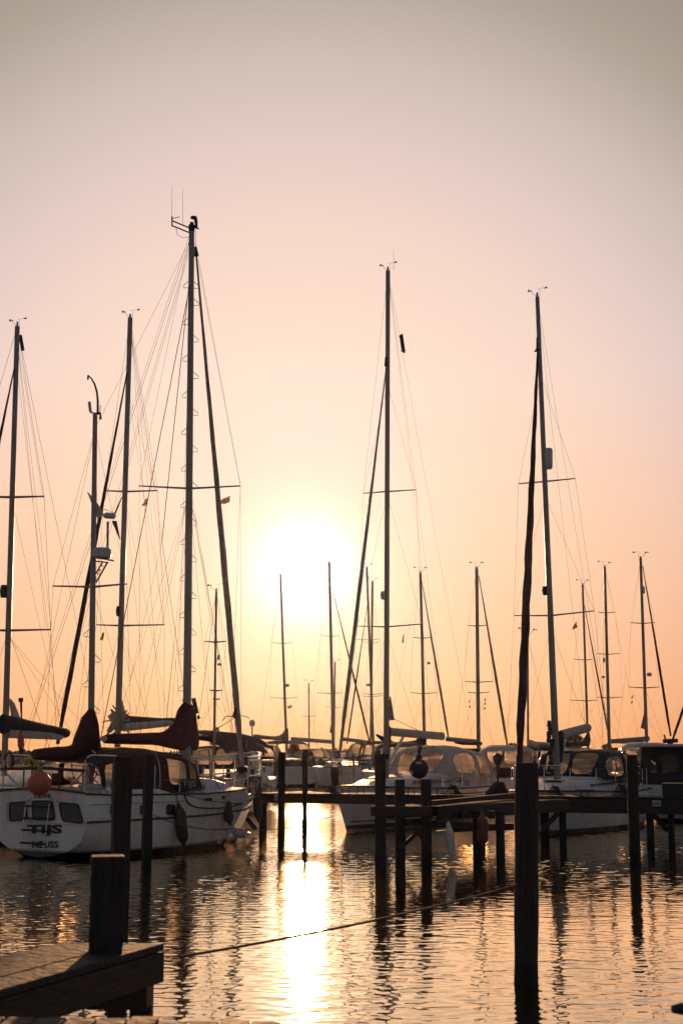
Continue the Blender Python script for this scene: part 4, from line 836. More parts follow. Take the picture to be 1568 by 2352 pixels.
    mb = MB(); mb.box(W(.35, -.15, 1.72), T.h * .07, T.l * .09, (0, 0, .09)); mb.build('instrument_box', 'trim', e, smooth=False)
    mb = MB(); c = W(.28, .62, 1.98); mb.tube([c + T.l * math.cos(t * .35) * .16 + Vector((0, 0, math.sin(t * .35) * .16)) for t in range(12)], .05, 8); mb.build('lifebuoy', 'yellow', e)
    mb = MB(); mb.tube([W(.45, .4, 1.42), W(.5, .4, 1.8)], [.17, .15], 10); mb.build('fuel_can', 'yellow', e)
    mb = MB(); mb.tube([W(.25, -.95, 1.52), W(1.1, -1.05, 1.52)], .07, 8); mb.build('rolled_mat', 'sail', e)
    mb = MB(); mb.tube([W(.6, .9, 1.42), W(.6, .9, 2.3)], .02, 6); mb.tube([W(.6, .9, 2.0), W(.6, .9, 2.25)], .06, 6); mb.build('flag_staff', 'trim', e)
    for p_, q_ in (((345, 1798), (560, 1848)), ((460, 1790), (580, 1850))): pass
def y_to_z(py, d): return P(784, py, d).z
ketch()

# ============================================================ sloop with the cream sprayhood
def sloop_cream():
    B = Boat('sloop', 'white sloop with cream sprayhood, pale boom and navy window stripe behind the finger pier', (1068, 52.6), (768, 41.2), 3.5,
             [(0, 1.12), (.5, 1.15), (1, 1.34)], transom=.82, over=.9, tz=.1, full=2.0, hullmat='hullB', keel=-.5)
    B.hull(); e, W, L = B.e, B.W, B.L
    for sg in (1, -1): B.rail('rub_rail', 'teak', -.03, .05, L * .99, .028, sgn=sg)
    B.rail('boot_stripe', 'blue', 0, .05, L * .97, .02, sgn=1, dz=lambda t: .22 + .05 * t)
    z = 1.16
    B.trunk('coachroof', 'deck', [(L * .30, 1.18, z, z + .46), (L * .42, 1.16, z, z + .44), (L * .56, 1.05, z, z + .36), (L * .70, .80, z + .03, z + .26), (L * .80, .5, z + .06, z + .16), (L * .86, .25, z + .09, z + .12)])
    # window band along the coachroof side
    def strip(a0, a1, z0, z1, nm, mat, push=.012, rim=None):
        hw = lambda a: pw([(0, 1.18), (.30, 1.18), (.42, 1.16), (.56, 1.05), (.70, .80), (.8, .5), (1, .3)], a / L)
        for sg in (1, -1):
            a_, b_ = [], []
            for i in range(9):
                a = lerp(a0, a1, i / 8); a_.append(W(a, sg * (hw(a) * .985 + push), z0)); b_.append(W(a - (.06 if rim else 0), sg * (hw(a) * .96 + push), z1))
            mb = MB(); mb.loft([a_, b_]); o = mb.build(nm, mat, e, smooth=False)
            if rim: MB().tube(a_ + b_[::-1] + a_[:1], .016, 6).build('frame', rim, o)
    strip(L * .31, L * .66, z + .12, z + .22, 'navy_stripe', 'blue', .004)
    for a0, a1 in ((.315, .36), (.395, .455), (.50, .565), (.60, .66)): strip(L * a0, L * a1, z + .09, z + .25, 'window', 'glass', .016, 'dome')
    MB().tube([W(L * .34, .8, z + .56), W(L * .62, .62, z + .46)], .018, 6).build('handrail', 'steel', e)
    B.trunk('cockpit_coaming', 'deck', [(L * .04, 1.25, z - .05, z + .14), (L * .30, 1.3, z - .04, z + .2)])
    h0 = z + .3
    B.hood([(L * .47, .95, h0, h0 + .06), (L * .43, 1.08, h0, h0 + .42), (L * .385, 1.2, h0 - .05, h0 + .80), (L * .34, 1.3, h0 - .1, h0 + .97), (L * .29, 1.34, h0 - .14, h0 + 1.02), (L * .25, 1.35, h0 - .16, h0 + .95)], 'creamcanvas',
           [(.05, .42, .27, .49, .0), (.05, .42, .51, .73, .0), (.34, .92, .79, .96, 0), (.10, .94, .03, .22, .0)], 'sprayhood', px=.52)
    B.hood([(L * .245, 1.32, h0 - .2, h0 + .86), (L * .20, 1.32, h0 - .22, h0 + .90), (L * .13, 1.3, h0 - .25, h0 + .86), (L * .07, 1.26, h0 - .28, h0 + .66), (L * .035, 1.22, h0 - .3, h0 + .1)], 'creamcanvas',
           [(.12, .62, .79, .955, 0), (.06, .7, .03, .22, 0), (.68, .97, .28, .72, 0)], 'cockpit_tent', px=.5)
    bm = W(B.A(B.pl(886, 1700)), 0, z + .3); top = P(890.5, 622, bm.y); B.mast(bm, top, 13.5, 11)
    B.masthead(top, whip=.7)
    zm = lambda y: bm.lerp(top, (y_to_z(y, bm.y) - bm.z) / (top.z - bm.z))
    tips = []
    for cy, l_, r_ in ((1129, (834, 1133), (955, 1125)), (1440, (822, 1438), (970, 1433))):
        for q in (l_, r_): tips.append(B.spreader(zm(cy), q, .022))
    am = B.A(bm)
    for i, sg in ((0, -1), (1, 1)):
        B.line('shroud', tips[i], top); B.line('shroud', tips[i + 2], tips[i]); B.line('shroud', tips[i + 2], W(am - .1, sg * 1.62, z)); B.line('lower_shroud', zm(1450), W(am - .2, sg * 1.5, z)); B.line('diagonal_shroud', zm(1135), tips[i + 2]); B.line('diagonal_shroud', zm(880), tips[i])
    B.line('backstay', top, W(.1, .5, z), .006); B.line('backstay', top, W(.1, -.5, z), .005)
    B.line('topping_lift', top, B.pl(1013, 1682), .005)
    fq = W(L * .955, 0, 1.55); fp = zm(843) + B.h * .12; B.line('forestay', zm(815), fp, .01); B.furled(fp, P(781, 1722, fq.y), 9.5 / F * 44 / 2, 'sailfurl', wob=.04); B.line('forestay', P(781, 1722, fq.y), fq, .02)
    MB().tube([fp, fp + Vector((0, 0, .3))], [.07, .04], 8).build('swivel', 'trim', e)
    # hanging radar reflector on the backstay, steaming light, mast box
    q = P(919.5, 770, 46.3); MB().tube([q, P(921, 772, 46.3), P(926, 806, 46.3), P(925, 808, 46.3)], [.09, .065, .065, .09], 10).build('radar_reflector', 'trim', e)
    q = zm(1367) + Vector((-.12, 0, 0)); MB().tube([q + Vector((0, 0, -.14)), q, q + Vector((0, 0, .12))], [.06, .09, .06], 8).build('steaming_light', 'dome', e)
    # boom, vang, lines
    p0, p1 = B.pl(897, 1681), B.pl(1014, 1691); MB().tube([p0, p1], .115, 12, sx=.8, sy=1.15).build('boom', 'creamcanvas', e); MB().tube([p1, p1 + (p1 - p0).normalized() * .06], .13, 10, sx=.8, sy=1.15).build('boom_end', 'dome', e)
    MB().tube([B.pl(925, 1694), B.pl(893, 1752)], [.045, .06], 8).build('boom_vang', 'steel', e)
    B.line('mainsheet', B.pl(966, 1697), W(L * .30, 0, z + .5), .012, 'rope'); B.line('mainsheet', B.pl(973, 1697), W(L * .28, .1, z + .5), .012, 'rope'); B.line('boom_line', B.pl(906, 1652), B.pl(960, 1678), .010, 'rope')
    mb = MB(); mb.prism([zm(1600) + Vector((.1, 0, 0)), B.pl(903, 1654), B.pl(890, 1655)], B.l * .04); mb.build('folded_sail_corner', 'sailfurl', e, smooth=False)
    mb = MB(); mb.tube([B.pl(889, 1668), B.pl(889, 1690), B.pl(886, 1745)], [.10, .12, .11], 8); mb.build('halyard_bag', 'brown', e)
    # pulpit and lifelines
    zb = 1.30
    for zh, r in ((.66, .017), (.34, .012)):
        pts = [W(L * .87, -.62, zb + zh), W(L * .95, -.34, zb + zh), W(L * 1.0, -.10, zb + zh + .03), W(L * 1.0, .10, zb + zh + .03), W(L * .95, .34, zb + zh), W(L * .87, .62, zb + zh)]; MB().tube(pts, r, 6).build('pulpit_rail', 'steel', e)
    for a_, b_ in ((.87, .62), (.95, .34), (.995, .1)):
        for s_ in (-1, 1): MB().tube([W(L * a_, s_ * b_, zb - .03), W(L * a_, s_ * b_, zb + .67)], .014, 6).build('pulpit_post', 'steel', e)
    B.lifelines(L * .10, L * .84, 6, 1, .6); B.lifelines(L * .10, L * .84, 6, -1, .6)
    MB().tube([W(.05, -1.1, z), W(.05, -1.1, z + .65), W(.02, 0, z + .68), W(.05, 1.1, z + .65), W(.05, 1.1, z)], .016, 6).build('pushpit', 'steel', e)
    mb = MB(); c = P(769, 1768, 41); mb.tube([c - Vector((0, 0, .45)), c, c + Vector((0, 0, .1))], [.10, .13, .08], 8); mb.ball(c + Vector((-.05, 0, -.5)), .12, 8); mb.build('anchor_roller', 'trim', e)
    MB().tube([W(L * .995, 0, 1.26), W(L + .22, 0, 1.22), W(L + .25, 0, .98), W(L + .02, 0, .86)], .05, 8).build('anchor', 'trim', e)
    # deck hatch, winches, jib sheet cars
    for a_ in (.62, .74): mb = MB(); mb.box(W(L * a_, 0, z + .42 if a_ < .7 else z + .30), B.h * .25, B.l * .25, (0, 0, .02)); mb.build('deck_hatch', 'glass', e, bevel=.01)
    for sg in (1, -1): mb = MB(); mb.tube([W(L * .28, sg * 1.2, z + .2), W(L * .28, sg * 1.2, z + .36)], [.09, .07], 10); mb.build('winch', 'steel', e)
    # outboard on the pushpit bracket
    c = W(.0, 1.15, z + .75); mb = MB(); mb.tube([c + Vector((0, 0, -.1)), c + Vector((0, 0, .05)), c + Vector((0, 0, .22)), c + Vector((0, 0, .3))], [.10, .17, .17, .08], 12, sx=1, sy=1.5); mb.tube([c, c - Vector((.05, 0, .85))], [.09, .06], 8); mb.tube([c - Vector((.05, 0, .85)), c - Vector((-.15, 0, .85))], .07, 6); o = mb.build('outboard_motor', 'black', base=c); tag(o, 'black outboard motor clamped to the stern rail behind the cream tent', 'outboard motor')
    return B
SB = sloop_cream()

# ============================================================ sloop with the navy sprayhood
def sloop_navy():
    B = Boat('sloop', 'white sloop with navy sprayhood and wine red furled foresail behind the right foreground pile', (1388, 48.5), (1196, 38.6), 3.45,
             [(0, 1.12), (.5, 1.14), (1, 1.28)], transom=.86, over=.8, tz=.1, full=2.0, hullmat='hullC', keel=-.5)
    B.hull(); e, W, L = B.e, B.W, B.L
    for sg in (1, -1): B.rail('rub_rail', 'teak', -.03, .05, L * .99, .030, sgn=sg)
    z = 1.14
    B.trunk('coachroof', 'deck', [(L * .30, 1.2, z, z + .42), (L * .45, 1.15, z, z + .42), (L * .62, .95, z, z + .34), (L * .78, .6, z + .03, z + .2), (L * .88, .25, z + .06, z + .09)])
    for sg in (1, -1):
        MB().tube([W(L * .34, sg * 1.20, z + .2), W(L * .5, sg * 1.12, z + .2), W(L * .64, sg * .93, z + .18)], .035, 6, sx=.5).build('side_window', 'glass', e)
    MB().tube([W(L * .36, .85, z + .54), W(L * .58, .75, z + .48)], .016, 6).build('handrail', 'steel', e)
    mb = MB(); mb.box(W(L * .70, 0, z + .31), B.h * .26, B.l * .26, (0, 0, .02)); mb.build('deck_hatch', 'glass', e, bevel=.01)
    h0 = z + .3
    hd = B.hood([(L * .545, 1.0, h0, h0 + .10), (L * .51, 1.08, h0, h0 + .48), (L * .465, 1.18, h0 - .05, h0 + .80), (L * .40, 1.26, h0 - .1, h0 + .90), (L * .32, 1.32, h0 - .14, h0 + .90), (L * .24, 1.34, h0 - .2, h0 + .86), (L * .18, 1.32, h0 - .25, h0 + .76), (L * .15, 1.3, h0 - .25, h0 + .62)], 'navy',
           [(.03, .30, .26, .49, .0), (.03, .30, .51, .74, .0), (.15, .50, .80, .96, 0), (.53, .90, .78, .965, 0), (.06, .92, .03, .22, .0)], 'sprayhood', px=.42)
    B.trunk('cockpit_coaming', 'deck', [(L * .04, 1.25, z - .05, z + .14), (L * .30, 1.3, z - .04, z + .2)])
    bm = W(B.A(B.pl(1277, 1740)), 0, z + .35); top = P(1233, 682, bm.y); B.mast(bm, top, 17, 10); B.masthead(top)
    zm = lambda y: bm.lerp(top, (y_to_z(y, bm.y) - bm.z) / (top.z - bm.z))
    tips = []; am = B.A(bm)
    for cy, l_, r_ in ((1106, (1190, 1111), (1320, 1099)), (1414, (1180, 1414), (1364, 1403))):
        for q in (l_, r_): tips.append(B.spreader(zm(cy), q, .022))
    for i, sg in ((0, -1), (1, 1)):
        B.line('shroud', tips[i], zm(860)); B.line('shroud', tips[i + 2], tips[i]); B.line('shroud', tips[i + 2], W(am - .1, sg * 1.6, z)); B.line('lower_shroud', zm(1440), W(am - .3, sg * 1.45, z)); B.line('diagonal_shroud', zm(1140), tips[i + 2])
    B.line('backstay', top, W(.1, .3, z)); B.line('topping_lift', top, B.pl(1344, 1668), .006); B.line('flag_halyard', tips[3].lerp(zm(1414), .25), W(am - .4, 1.5, z), .004)
    fq = W(L * .975, 0, 1.5); fp = zm(806) - Vector((.05, 0, 0)); fq = P(1191, 1752, 39.5); B.furled(fp, fq, 19 / F * 41 / 2, 'darkfurl', wob=.09); MB().tube([zm(775) - Vector((.05, 0, 0)), zm(800) - Vector((.06, 0, 0)), fp], [.03, .04, .12], 8).build('swivel', 'trim', e)
    B.line('forestay', fq, W(L * .98, 0, 1.3), .03)
    mb = MB(); c = zm(1050) + Vector((.24, 0, 0)); y_ = bm.y; mb.tube([P(1258, 1077, y_), P(1258, 1073, y_), P(1258, 1034, y_), P(1258, 1030, y_)], [.11, .135, .135, .11], 14); mb.build('radar_reflector', 'dome', e)
    q = zm(1356) + Vector((-.12, 0, 0)); MB().tube([q + Vector((0, 0, -.14)), q, q + Vector((0, 0, .12))], [.07, .10, .07], 8).build('steaming_light', 'trim', e)
    p0, p1 = B.pl(1288, 1688), B.pl(1347, 1672); MB().tube([p0, p1], .13, 12, sx=.85, sy=1.1).build('boom', 'creamcanvas', e); MB().tube([p1, p1 + (p1 - p0).normalized() * .06], .14, 10).build('boom_end', 'dome', e)
    MB().tube([B.pl(1297, 1693), B.pl(1284, 1755)], [.04, .055], 8).build('boom_vang', 'steel', e)
    mb = MB(); rng = random.Random(3)
    for k in range(14): x = 1261 + rng.uniform(-3, 7); y = 1655 + k * 8.5; mb.tube([B.pl(x, y), B.pl(x + rng.uniform(-3, 3), y + 14)], [.05, .07], 6)
    mb.build('coiled_halyards', 'rope', e)
    mb = MB(); mb.tube([B.pl(1285, 1680), B.pl(1287, 1715), B.pl(1284, 1750)], [.08, .10, .07], 8); mb.build('halyard_bag', 'navy', e)
    text('lettering', 'THORFA', B.hs(1243, 1822, 1), B.hs(1273, 1822, 1) - B.hs(1243, 1822, 1), (0, 0, 1), B.hs(1258, 1814.5, 1).z - B.hs(1258, 1822, 1).z, 'letter', e, .02, (B.hs(1273, 1822, 1) - B.hs(1243, 1822, 1)).length, .15)
    zb = 1.26
    for zh, r in ((.64, .018), (.34, .012)):
        MB().tube([W(L * .86, -.66, zb + zh), W(L * .94, -.38, zb + zh), W(L * .995, -.10, zb + zh + .03), W(L * .995, .10, zb + zh + .03), W(L * .94, .38, zb + zh), W(L * .86, .66, zb + zh)], r, 6).build('pulpit_rail', 'steel', e)
    for a_, b_ in ((.86, .66), (.94, .38), (.99, .1)):
        for s_ in (-1, 1): MB().tube([W(L * a_, s_ * b_, zb - .03), W(L * a_, s_ * b_, zb + .65)], .015, 6).build('pulpit_post', 'steel', e)
    B.lifelines(L * .10, L * .83, 6, 1, .6); B.lifelines(L * .10, L * .83, 6, -1, .6)
    MB().tube([W(.05, -1.1, z), W(.05, -1.1, z + .65), W(.02, 0, z + .68), W(.05, 1.1, z + .65), W(.05, 1.1, z)], .016, 6).build('pushpit', 'steel', e)
    for sg in (1, -1): mb = MB(); mb.tube([W(L * .28, sg * 1.2, z + .2), W(L * .28, sg * 1.2, z + .36)], [.09, .07], 10); mb.build('winch', 'steel', e)
    mb = MB(); mb.tube([W(L, 0, 1.22), W(L + .3, 0, 1.15), W(L + .28, 0, .9)], .06, 8); mb.build('anchor', 'trim', e)
    return B
SC = sloop_navy()

# ============================================================ plainer boats further off
def far_boat(name, label, stern, bow, beam, mast, hood=None, boom=None, spr=(), hullmat='hullC', cat='sailboat', group='sailboats moored in the rows behind', sheer=1.15, furl=None, cov=None, radar=None, wid=5.5, hcol='navy', trunkz=.42, rig=1, hw=None, box=None, mat='alu', hz=.98):
    B = Boat(name, label, stern, bow, beam, [(0, sheer), (.5, sheer), (1, sheer + .18)], cat=cat, group=group, transom=.82, over=.7, tz=.08, full=2.0, hullmat=hullmat, keel=-.35)
    B.hull(n=16); e, W, L = B.e, B.W, B.L; z = sheer + .02
    B.rail('rub_rail', 'trim', -.05, .05, L * .98, .03, sgn=1, n=12); B.rail('rub_rail', 'trim', -.05, .05, L * .98, .03, sgn=-1, n=12)
    if trunkz: B.trunk('coachroof', 'deck', [(L * .32, B.B * .68, z, z + trunkz), (L * .5, B.B * .62, z, z + trunkz), (L * .75, B.B * .35, z, z + .15)])
    for sg in (1, -1): MB().tube([W(L * .38, sg * B.B * .68, z + .24), W(L * .6, sg * B.B * .56, z + .2)], .06, 6, sx=.4).build('side_window', 'glass', e)
    MB().tube([W(.1, -B.B * .7, z), W(.1, -B.B * .72, z + .62), W(.05, 0, z + .65), W(.1, B.B * .72, z + .62), W(.1, B.B * .7, z)], .022, 5).build('pushpit', 'steel', e)
    MB().tube([W(L * .9, -B.B * .3, z + .1), W(L * .9, -B.B * .3, z + .75), W(L, 0, z + .85), W(L * .9, B.B * .3, z + .75), W(L * .9, B.B * .3, z + .1)], .022, 5).build('pulpit', 'steel', e)
    for sg in (1, -1): MB().tube([W(L * .12, sg * B.B * .9, z + .62), W(L * .5, sg * B.B * .97, z + .62), W(L * .88, sg * B.B * .33, z + .72)], .008, 4).build('lifeline', 'wire', e)
    rg = random.Random(int(bow[0]) * 7 + int(beam * 10))
    for sg in (1, -1):
        mb = MB(); mb.loft([[W(a, sg * B.B * .93, z + .05) for a in (L * .06, L * .15, L * .24)], [W(a, sg * B.B * .95, z + .55) for a in (L * .06, L * .15, L * .24)]]); mb.build('spray_cloth', hcol if hcol != 'creamcanvas' else 'navy', e)
        for k in range(3): c = W(L * rg.uniform(.1, .9), sg * B.B * rg.uniform(.2, .6), z + .1); mb = MB(); mb.tube([c, c + Vector((0, 0, rg.uniform(.2, .45)))], [rg.uniform(.08, .2), .07], 8); mb.build('deck_gear', rg.choice(['trim', 'rope', 'steel', 'brown']), e)
        for k in range(4): c = W(L * (.3 + .14 * k), sg * B.B * (.97 - .12 * k), z - .02); MB().tube([c, c + Vector((0, 0, .64))], .014, 4).build('stanchion', 'steel', e)
    if True: c = W(L * .18, 0, z); mb = MB(); mb.box(c + Vector((0, 0, .2)), B.h * L * .10, B.l * B.B * .62, (0, 0, .2)); mb.build('cockpit_cover', rg.choice(['navy', 'brown', 'trim']), e, bevel=.05)
    if hood is None and mast and stern[1] > 60: hood = (.15, .45); hcol = rg.choice(['navy', 'brown', 'navy'])
    if hood:
        a0, a1 = hood; h0 = z + .2
        B.hood([(L * a1, B.B * .62, h0 + .1, h0 + .2), (L * lerp(a1, a0, .15), B.B * .72, h0 + .05, h0 + hz * .8), (L * lerp(a1, a0, .4), B.B * .78, h0, h0 + hz), (L * lerp(a1, a0, .8), B.B * .8, h0, h0 + hz * 1.02), (L * a0, B.B * .8, h0, h0 + hz * .85)], hcol, [(.06, .40, .28, .49, 0), (.06, .40, .51, .72, 0), (.42, .88, .79, .955, 0), (.42, .88, .045, .21, 0)], 'sprayhood', nu=26, nv=50, px=.45)
    if mast:
        (bx, tx_, ty) = mast; bm = W(B.A(B.pl(bx, 1712)), 0, z + trunkz * .8); top = P(tx_, ty, bm.y); B.mast(bm, top, wid, wid * .8, mat)
        k = bm.y / 45; B.masthead(top, k=min(1.5, k))
        zm = lambda y: bm.lerp(top, (y_to_z(y, bm.y) - bm.z) / (top.z - bm.z)); am = B.A(bm); prev = [top, top]
        for cy, xl, xr in sorted(spr):
            for i, x in ((0, xl), (1, xr)):
                t = B.spreader(zm(cy), (x, cy - 2), .028); 
                if rig: B.line('shroud', prev[i], t, .008)
                prev[i] = t
        if rig:
            for i, sg in ((0, -1), (1, 1)): B.line('shroud', prev[i], W(am, sg * B.B * .93, z), .008)
            B.line('backstay', top, W(.1, 0, z), .008)
            if spr: B.line('lower_shroud', zm(max(s_[0] for s_ in spr)), W(am - .4, B.B * .9, z), .008); B.line('lower_shroud', zm(max(s_[0] for s_ in spr)), W(am - .4, -B.B * .9, z), .008)
        if furl: (x0, y0, x1, y1, r_, mt) = furl; p = P(x0, y0, bm.y); q = P(x1, y1, bm.y if abs(B.h.y) < .3 else W(L * .97, 0, 0).y); B.furled(p, q, r_ / F * bm.y / 2, mt, wob=.05)
        else: B.line('forestay', top, W(L * .98, 0, z + .1), .010)
        if radar:
            for (x, y, w_, h_) in radar:
                c = P(x, y, bm.y); r_ = w_ / F * bm.y / 2; hh = h_ / F * bm.y / 2; MB().tube([c - Vector((0, 0, hh)), c - Vector((0, 0, hh * .8)), c + Vector((0, 0, hh * .7)), c + Vector((0, 0, hh))], [r_ * .8, r_, r_, r_ * .7], 12).build('radar_dome', 'dome', e)
        if boom: (x0, y0, x1, y1, r_, mt) = boom; MB().tube([P(x0, y0, bm.y), B.pl(x1, y1) if box is None else P(x1, y1, bm.y)], r_, 10, sx=.85, sy=1.1).build('boom', mt, e)
        if cov: B.cover('sail_cover', cov[0], cov[1], thick=.16)
        B.zm = zm; B.bm = bm; B.top = top
    return B
# left edge sloop, behind the ketch's stern
B1 = far_boat('sloop', 'sloop at the left edge with black boom cover and pale sail corner by its mast', (262, 44.5), (-110, 34.0), 3.3, (13, 40.5, 750), spr=[(1142, -75, 102), (1448, -95, 117)], boom=(18, 1684, 140, 1689, .12, 'creamcanvas'), wid=15, sheer=1.28, hullmat='hullC', trunkz=.45,
              furl=(35, 838, -60, 1300, 9, 'darkfurl'), cov=('navy', [(5, 1640, 1686, .1), (20, 1643, 1686), (45, 1648, 1682), (80, 1657, 1683), (115, 1665, 1686), (140, 1671, 1694), (150, 1672, 1695), (158, 1676, 1692, .05)]), hood=None)
mb = MB(); mb.prism([B1.pl(20, 1604), B1.pl(30, 1615), B1.pl(44, 1650), B1.pl(34, 1672), B1.pl(27, 1650)], B1.l * .05); mb.build('sail_corner', 'sail', B1.e, smooth=False)
q = B1.zm(1357) + Vector((-.15, 0, 0)); MB().tube([q + Vector((0, 0, -.18)), q, q + Vector((0, 0, .15))], [.08, .11, .08], 8).build('steaming_light', 'trim', B1.e)
MB().tube([P(47.5, 770, 37.5), P(53.5, 805, 37.5)], .045, 8).build('radar_reflector', 'trim', B1.e)
for y0, x1, y1 in ((770, 100, 1145), (775, 118, 1440), (775, 105, 1440), (830, 140, 1690), (1150, 150, 1700), (1460, 190, 1720), (1460, 250, 1735)): B1.line('running_line', B1.zm(y0), P(x1, y1, B1.bm.y + 2), .006)
# brown furled foresail sloop behind the ketch
B2 = far_boat('sloop', 'sloop behind the ketch with brown furled foresail, cream boom and crumpled sail at its mast', (388, 51.5), (112, 40.5), 3.4, (270, 299.5, 730), spr=[(1129, 240, 362), (1437, 222, 378)], boom=(285, 1671, 410, 1658, .12, 'creamcanvas'), wid=15, sheer=1.25, hood=None, trunkz=.4,
              furl=(294, 845, 133, 1708, 10, 'darkfurl'), cov=('brown', [(282, 1640, 1668, .12), (300, 1644, 1668), (330, 1646, 1666), (370, 1649, 1663), (395, 1648, 1662), (410, 1650, 1662), (418, 1655, 1660, .05)]))
mb = MB(); rng = random.Random(8)
for k in range(30):
    c = B2.pl(270 + rng.uniform(-14, 22), 1655 + rng.uniform(-24, 24)); a_ = Vector((rng.uniform(-1, 1), rng.uniform(-.4, .4), rng.uniform(-1, 1))).normalized() * rng.uniform(.15, .4); b_ = a_.cross(Vector((.2, 1, .3))).normalized() * rng.uniform(.08, .2)
    mb.tube([c - a_, c + b_ * .4, c + a_], [.03, rng.uniform(.06, .13), .02], 6, sx=1.4, sy=.5)
mb.build('crumpled_sail', 'sail', B2.e)
q = B2.zm(1403) + Vector((-.08, 0, 0)); MB().tube([q + Vector((0, 0, -.18)), q, q + Vector((0, 0, .15))], [.08, .11, .08], 8).build('steaming_light', 'trim', B2.e)
for y0, x1, y1 in ((740, 375, 1430), (745, 420, 1650), (900, 378, 1437), (900, 360, 1130), (740, 355, 1125), (1140, 395, 1690), (1140, 345, 1700), (1445, 330, 1715), (740, 440, 1700)): B2.line('running_line', B2.zm(y0), P(x1, y1, B2.bm.y + 1.5), .006)
# navy bimini boat beyond the ketch's bow
B3 = far_boat('yacht', 'white yacht with a large navy bimini and spray hood just beyond the ketch bow', (560, 60), (440, 47), 3.5, (492, 497, 1360), spr=[(1475, 470, 519), (1587, 482, 511), (1607, 489, 505)], wid=6.5, sheer=1.25, hood=(.40, .62), trunkz=.4, radar=[(502, 1510, 6, 12), (504, 1526, 10, 5)])
bi = MB(); pr = [(451, 1687), (470, 1684), (500, 1687), (530, 1690), (550, 1697), (562, 1704), (569, 1714)]; secs = []
for x, y in pr: c = P(x, y, 53); secs.append([c + Vector((-.9, -1.0, 0)) * k * .8 + Vector((0, 0, .12 * (1 - k * k))) for k in (-1, -.5, 0, .5, 1)])
bi.loft(secs); 
bi.loft([[p - Vector((0, 0, .16 + .02 * i)) for p in s_] for i, s_ in enumerate(secs)]); bi.build('bimini_top', 'navy', B3.e)
for x in (455, 540, 566): MB().tube([P(x, 1700, 53), P(x - 6, 1780, 53)], .02, 5).build('bimini_frame', 'steel', B3.e)
mb = MB(); mb.tube([P(494, 1712, 56), P(496, 1690, 56), P(497, 1670, 56)], [.22, .2, .1], 8); mb.build('mast_boot', 'sail', B3.e)
# the far row
FB = []
FB.append(far_boat('sailboat', 'sailboat with dark cockpit enclosure and stern bimini, its stern towards us left of the glitter', (668, 112), (590, 128), 4.4, (659, 644, 1319), hood=(.02, .40), spr=[(1478, 624, 671), (1604, 620, 684)], wid=6.4, sheer=1.35, cov=('brown', [(580, 1689, 1695, .1), (586, 1686, 1697), (600, 1688, 1698), (625, 1691, 1699), (640, 1690, 1702), (650, 1684, 1704), (655, 1675, 1706), (660, 1672, 1708, .1)]), radar=[(660, 1574, 9, 7)], hz=1.5, hcol='brown'))
FB.append(far_boat('sailboat', 'sailboat with long pale boom beside the short second mast, in the sun glitter', (702, 118), (812, 104), 4.0, (766, 756, 1292), spr=[(1462, 737, 778), (1593, 728, 785)], wid=8, sheer=1.25, boom=(762, 1704, 668, 1697, .14, 'alu'), box=1, furl=(762, 1348, 850, 1712, 4.5, 'darkfurl')))
FB.append(far_boat('sailboat', 'small far sailboat whose mast stands alone right of the brown sail cover', (690, 136), (735, 150), 3.2, (710, 709, 1571), spr=[(1646, 695, 726)], wid=4, sheer=1.1))
FB.append(far_boat('sailboat', 'sailboat with the shorter mast topped by a spike close to the glitter', (795, 130), (752, 146), 3.2, (766, 769, 1522), spr=[(1625, 748, 790)], wid=5, sheer=1.1))
FB.append(far_boat('sailboat', 'far sailboat with brown arched sprayhood and grey hull left of the tall pile', (905, 108), (792, 122), 4.2, (858, 842, 1304), hood=(.25, .62), spr=[(1470, 811, 872), (1595, 831, 885)], wid=6.5, sheer=1.3, hullmat='hullG', boom=(855, 1706, 783, 1697, .14, 'alu'), box=1, hcol='brown', hz=1.5, furl=(843, 1390, 797, 1708, 4.2, 'darkfurl')))
FB.append(far_boat('sailboat', 'white far sailboat whose radome sits left on its mast, beside the brown sprayhood', (822, 96), (776, 108), 3.4, (851, 855, 1336), spr=[(1477, 836, 871), (1600, 822, 882)], wid=6.5, sheer=1.2, radar=[(846, 1573, 10, 7)]) if False else far_boat('sailboat', 'far sailboat with a radome on the left of its mast beside the brown sprayhood', (880, 128), (826, 140), 3.6, (851, 855, 1336), spr=[(1477, 836, 871), (1600, 822, 882)], wid=6.5, sheer=1.2, radar=[(846, 1573, 10, 7)]))
FB.append(far_boat('sailboat', 'sailboat with sagging brown sail cover behind the cream sprayhood', (870, 84), (1015, 92), 3.6, (975, 965, 1316), spr=[(1466, 948, 992), (1593, 942, 1004)], wid=8, sheer=1.2, cov=('brown', [(866, 1686, 1692, .08), (880, 1692, 1704), (905, 1704, 1716), (935, 1703, 1718), (955, 1700, 1715), (965, 1690, 1712), (975, 1676, 1712, .14)]), furl=(968, 1334, 1030, 1700, 5.5, 'sailfurl'), radar=[(984, 1523, 7, 6)], hood=(.2, .4), hcol='brown'))
FB.append(far_boat('sailboat', 'sailboat with thick mast, hoisted signal flags and dark lowered boom behind the cream tent', (1030, 78), (1180, 84), 3.8, (1098, 1094, 1306), spr=[(1438, 1073, 1120), (1567, 1067, 1131), (1592, 1074, 1122)], wid=9.5, sheer=1.2, boom=(1098, 1704, 1023, 1697, .12, 'alu'), box=1, furl=(1099, 1322, 1164, 1712, 6.5, 'sailfurl'), cov=('trim', [(1046, 1702, 1708, .1), (1060, 1702, 1711), (1090, 1702, 1712), (1104, 1704, 1712, .1)])))
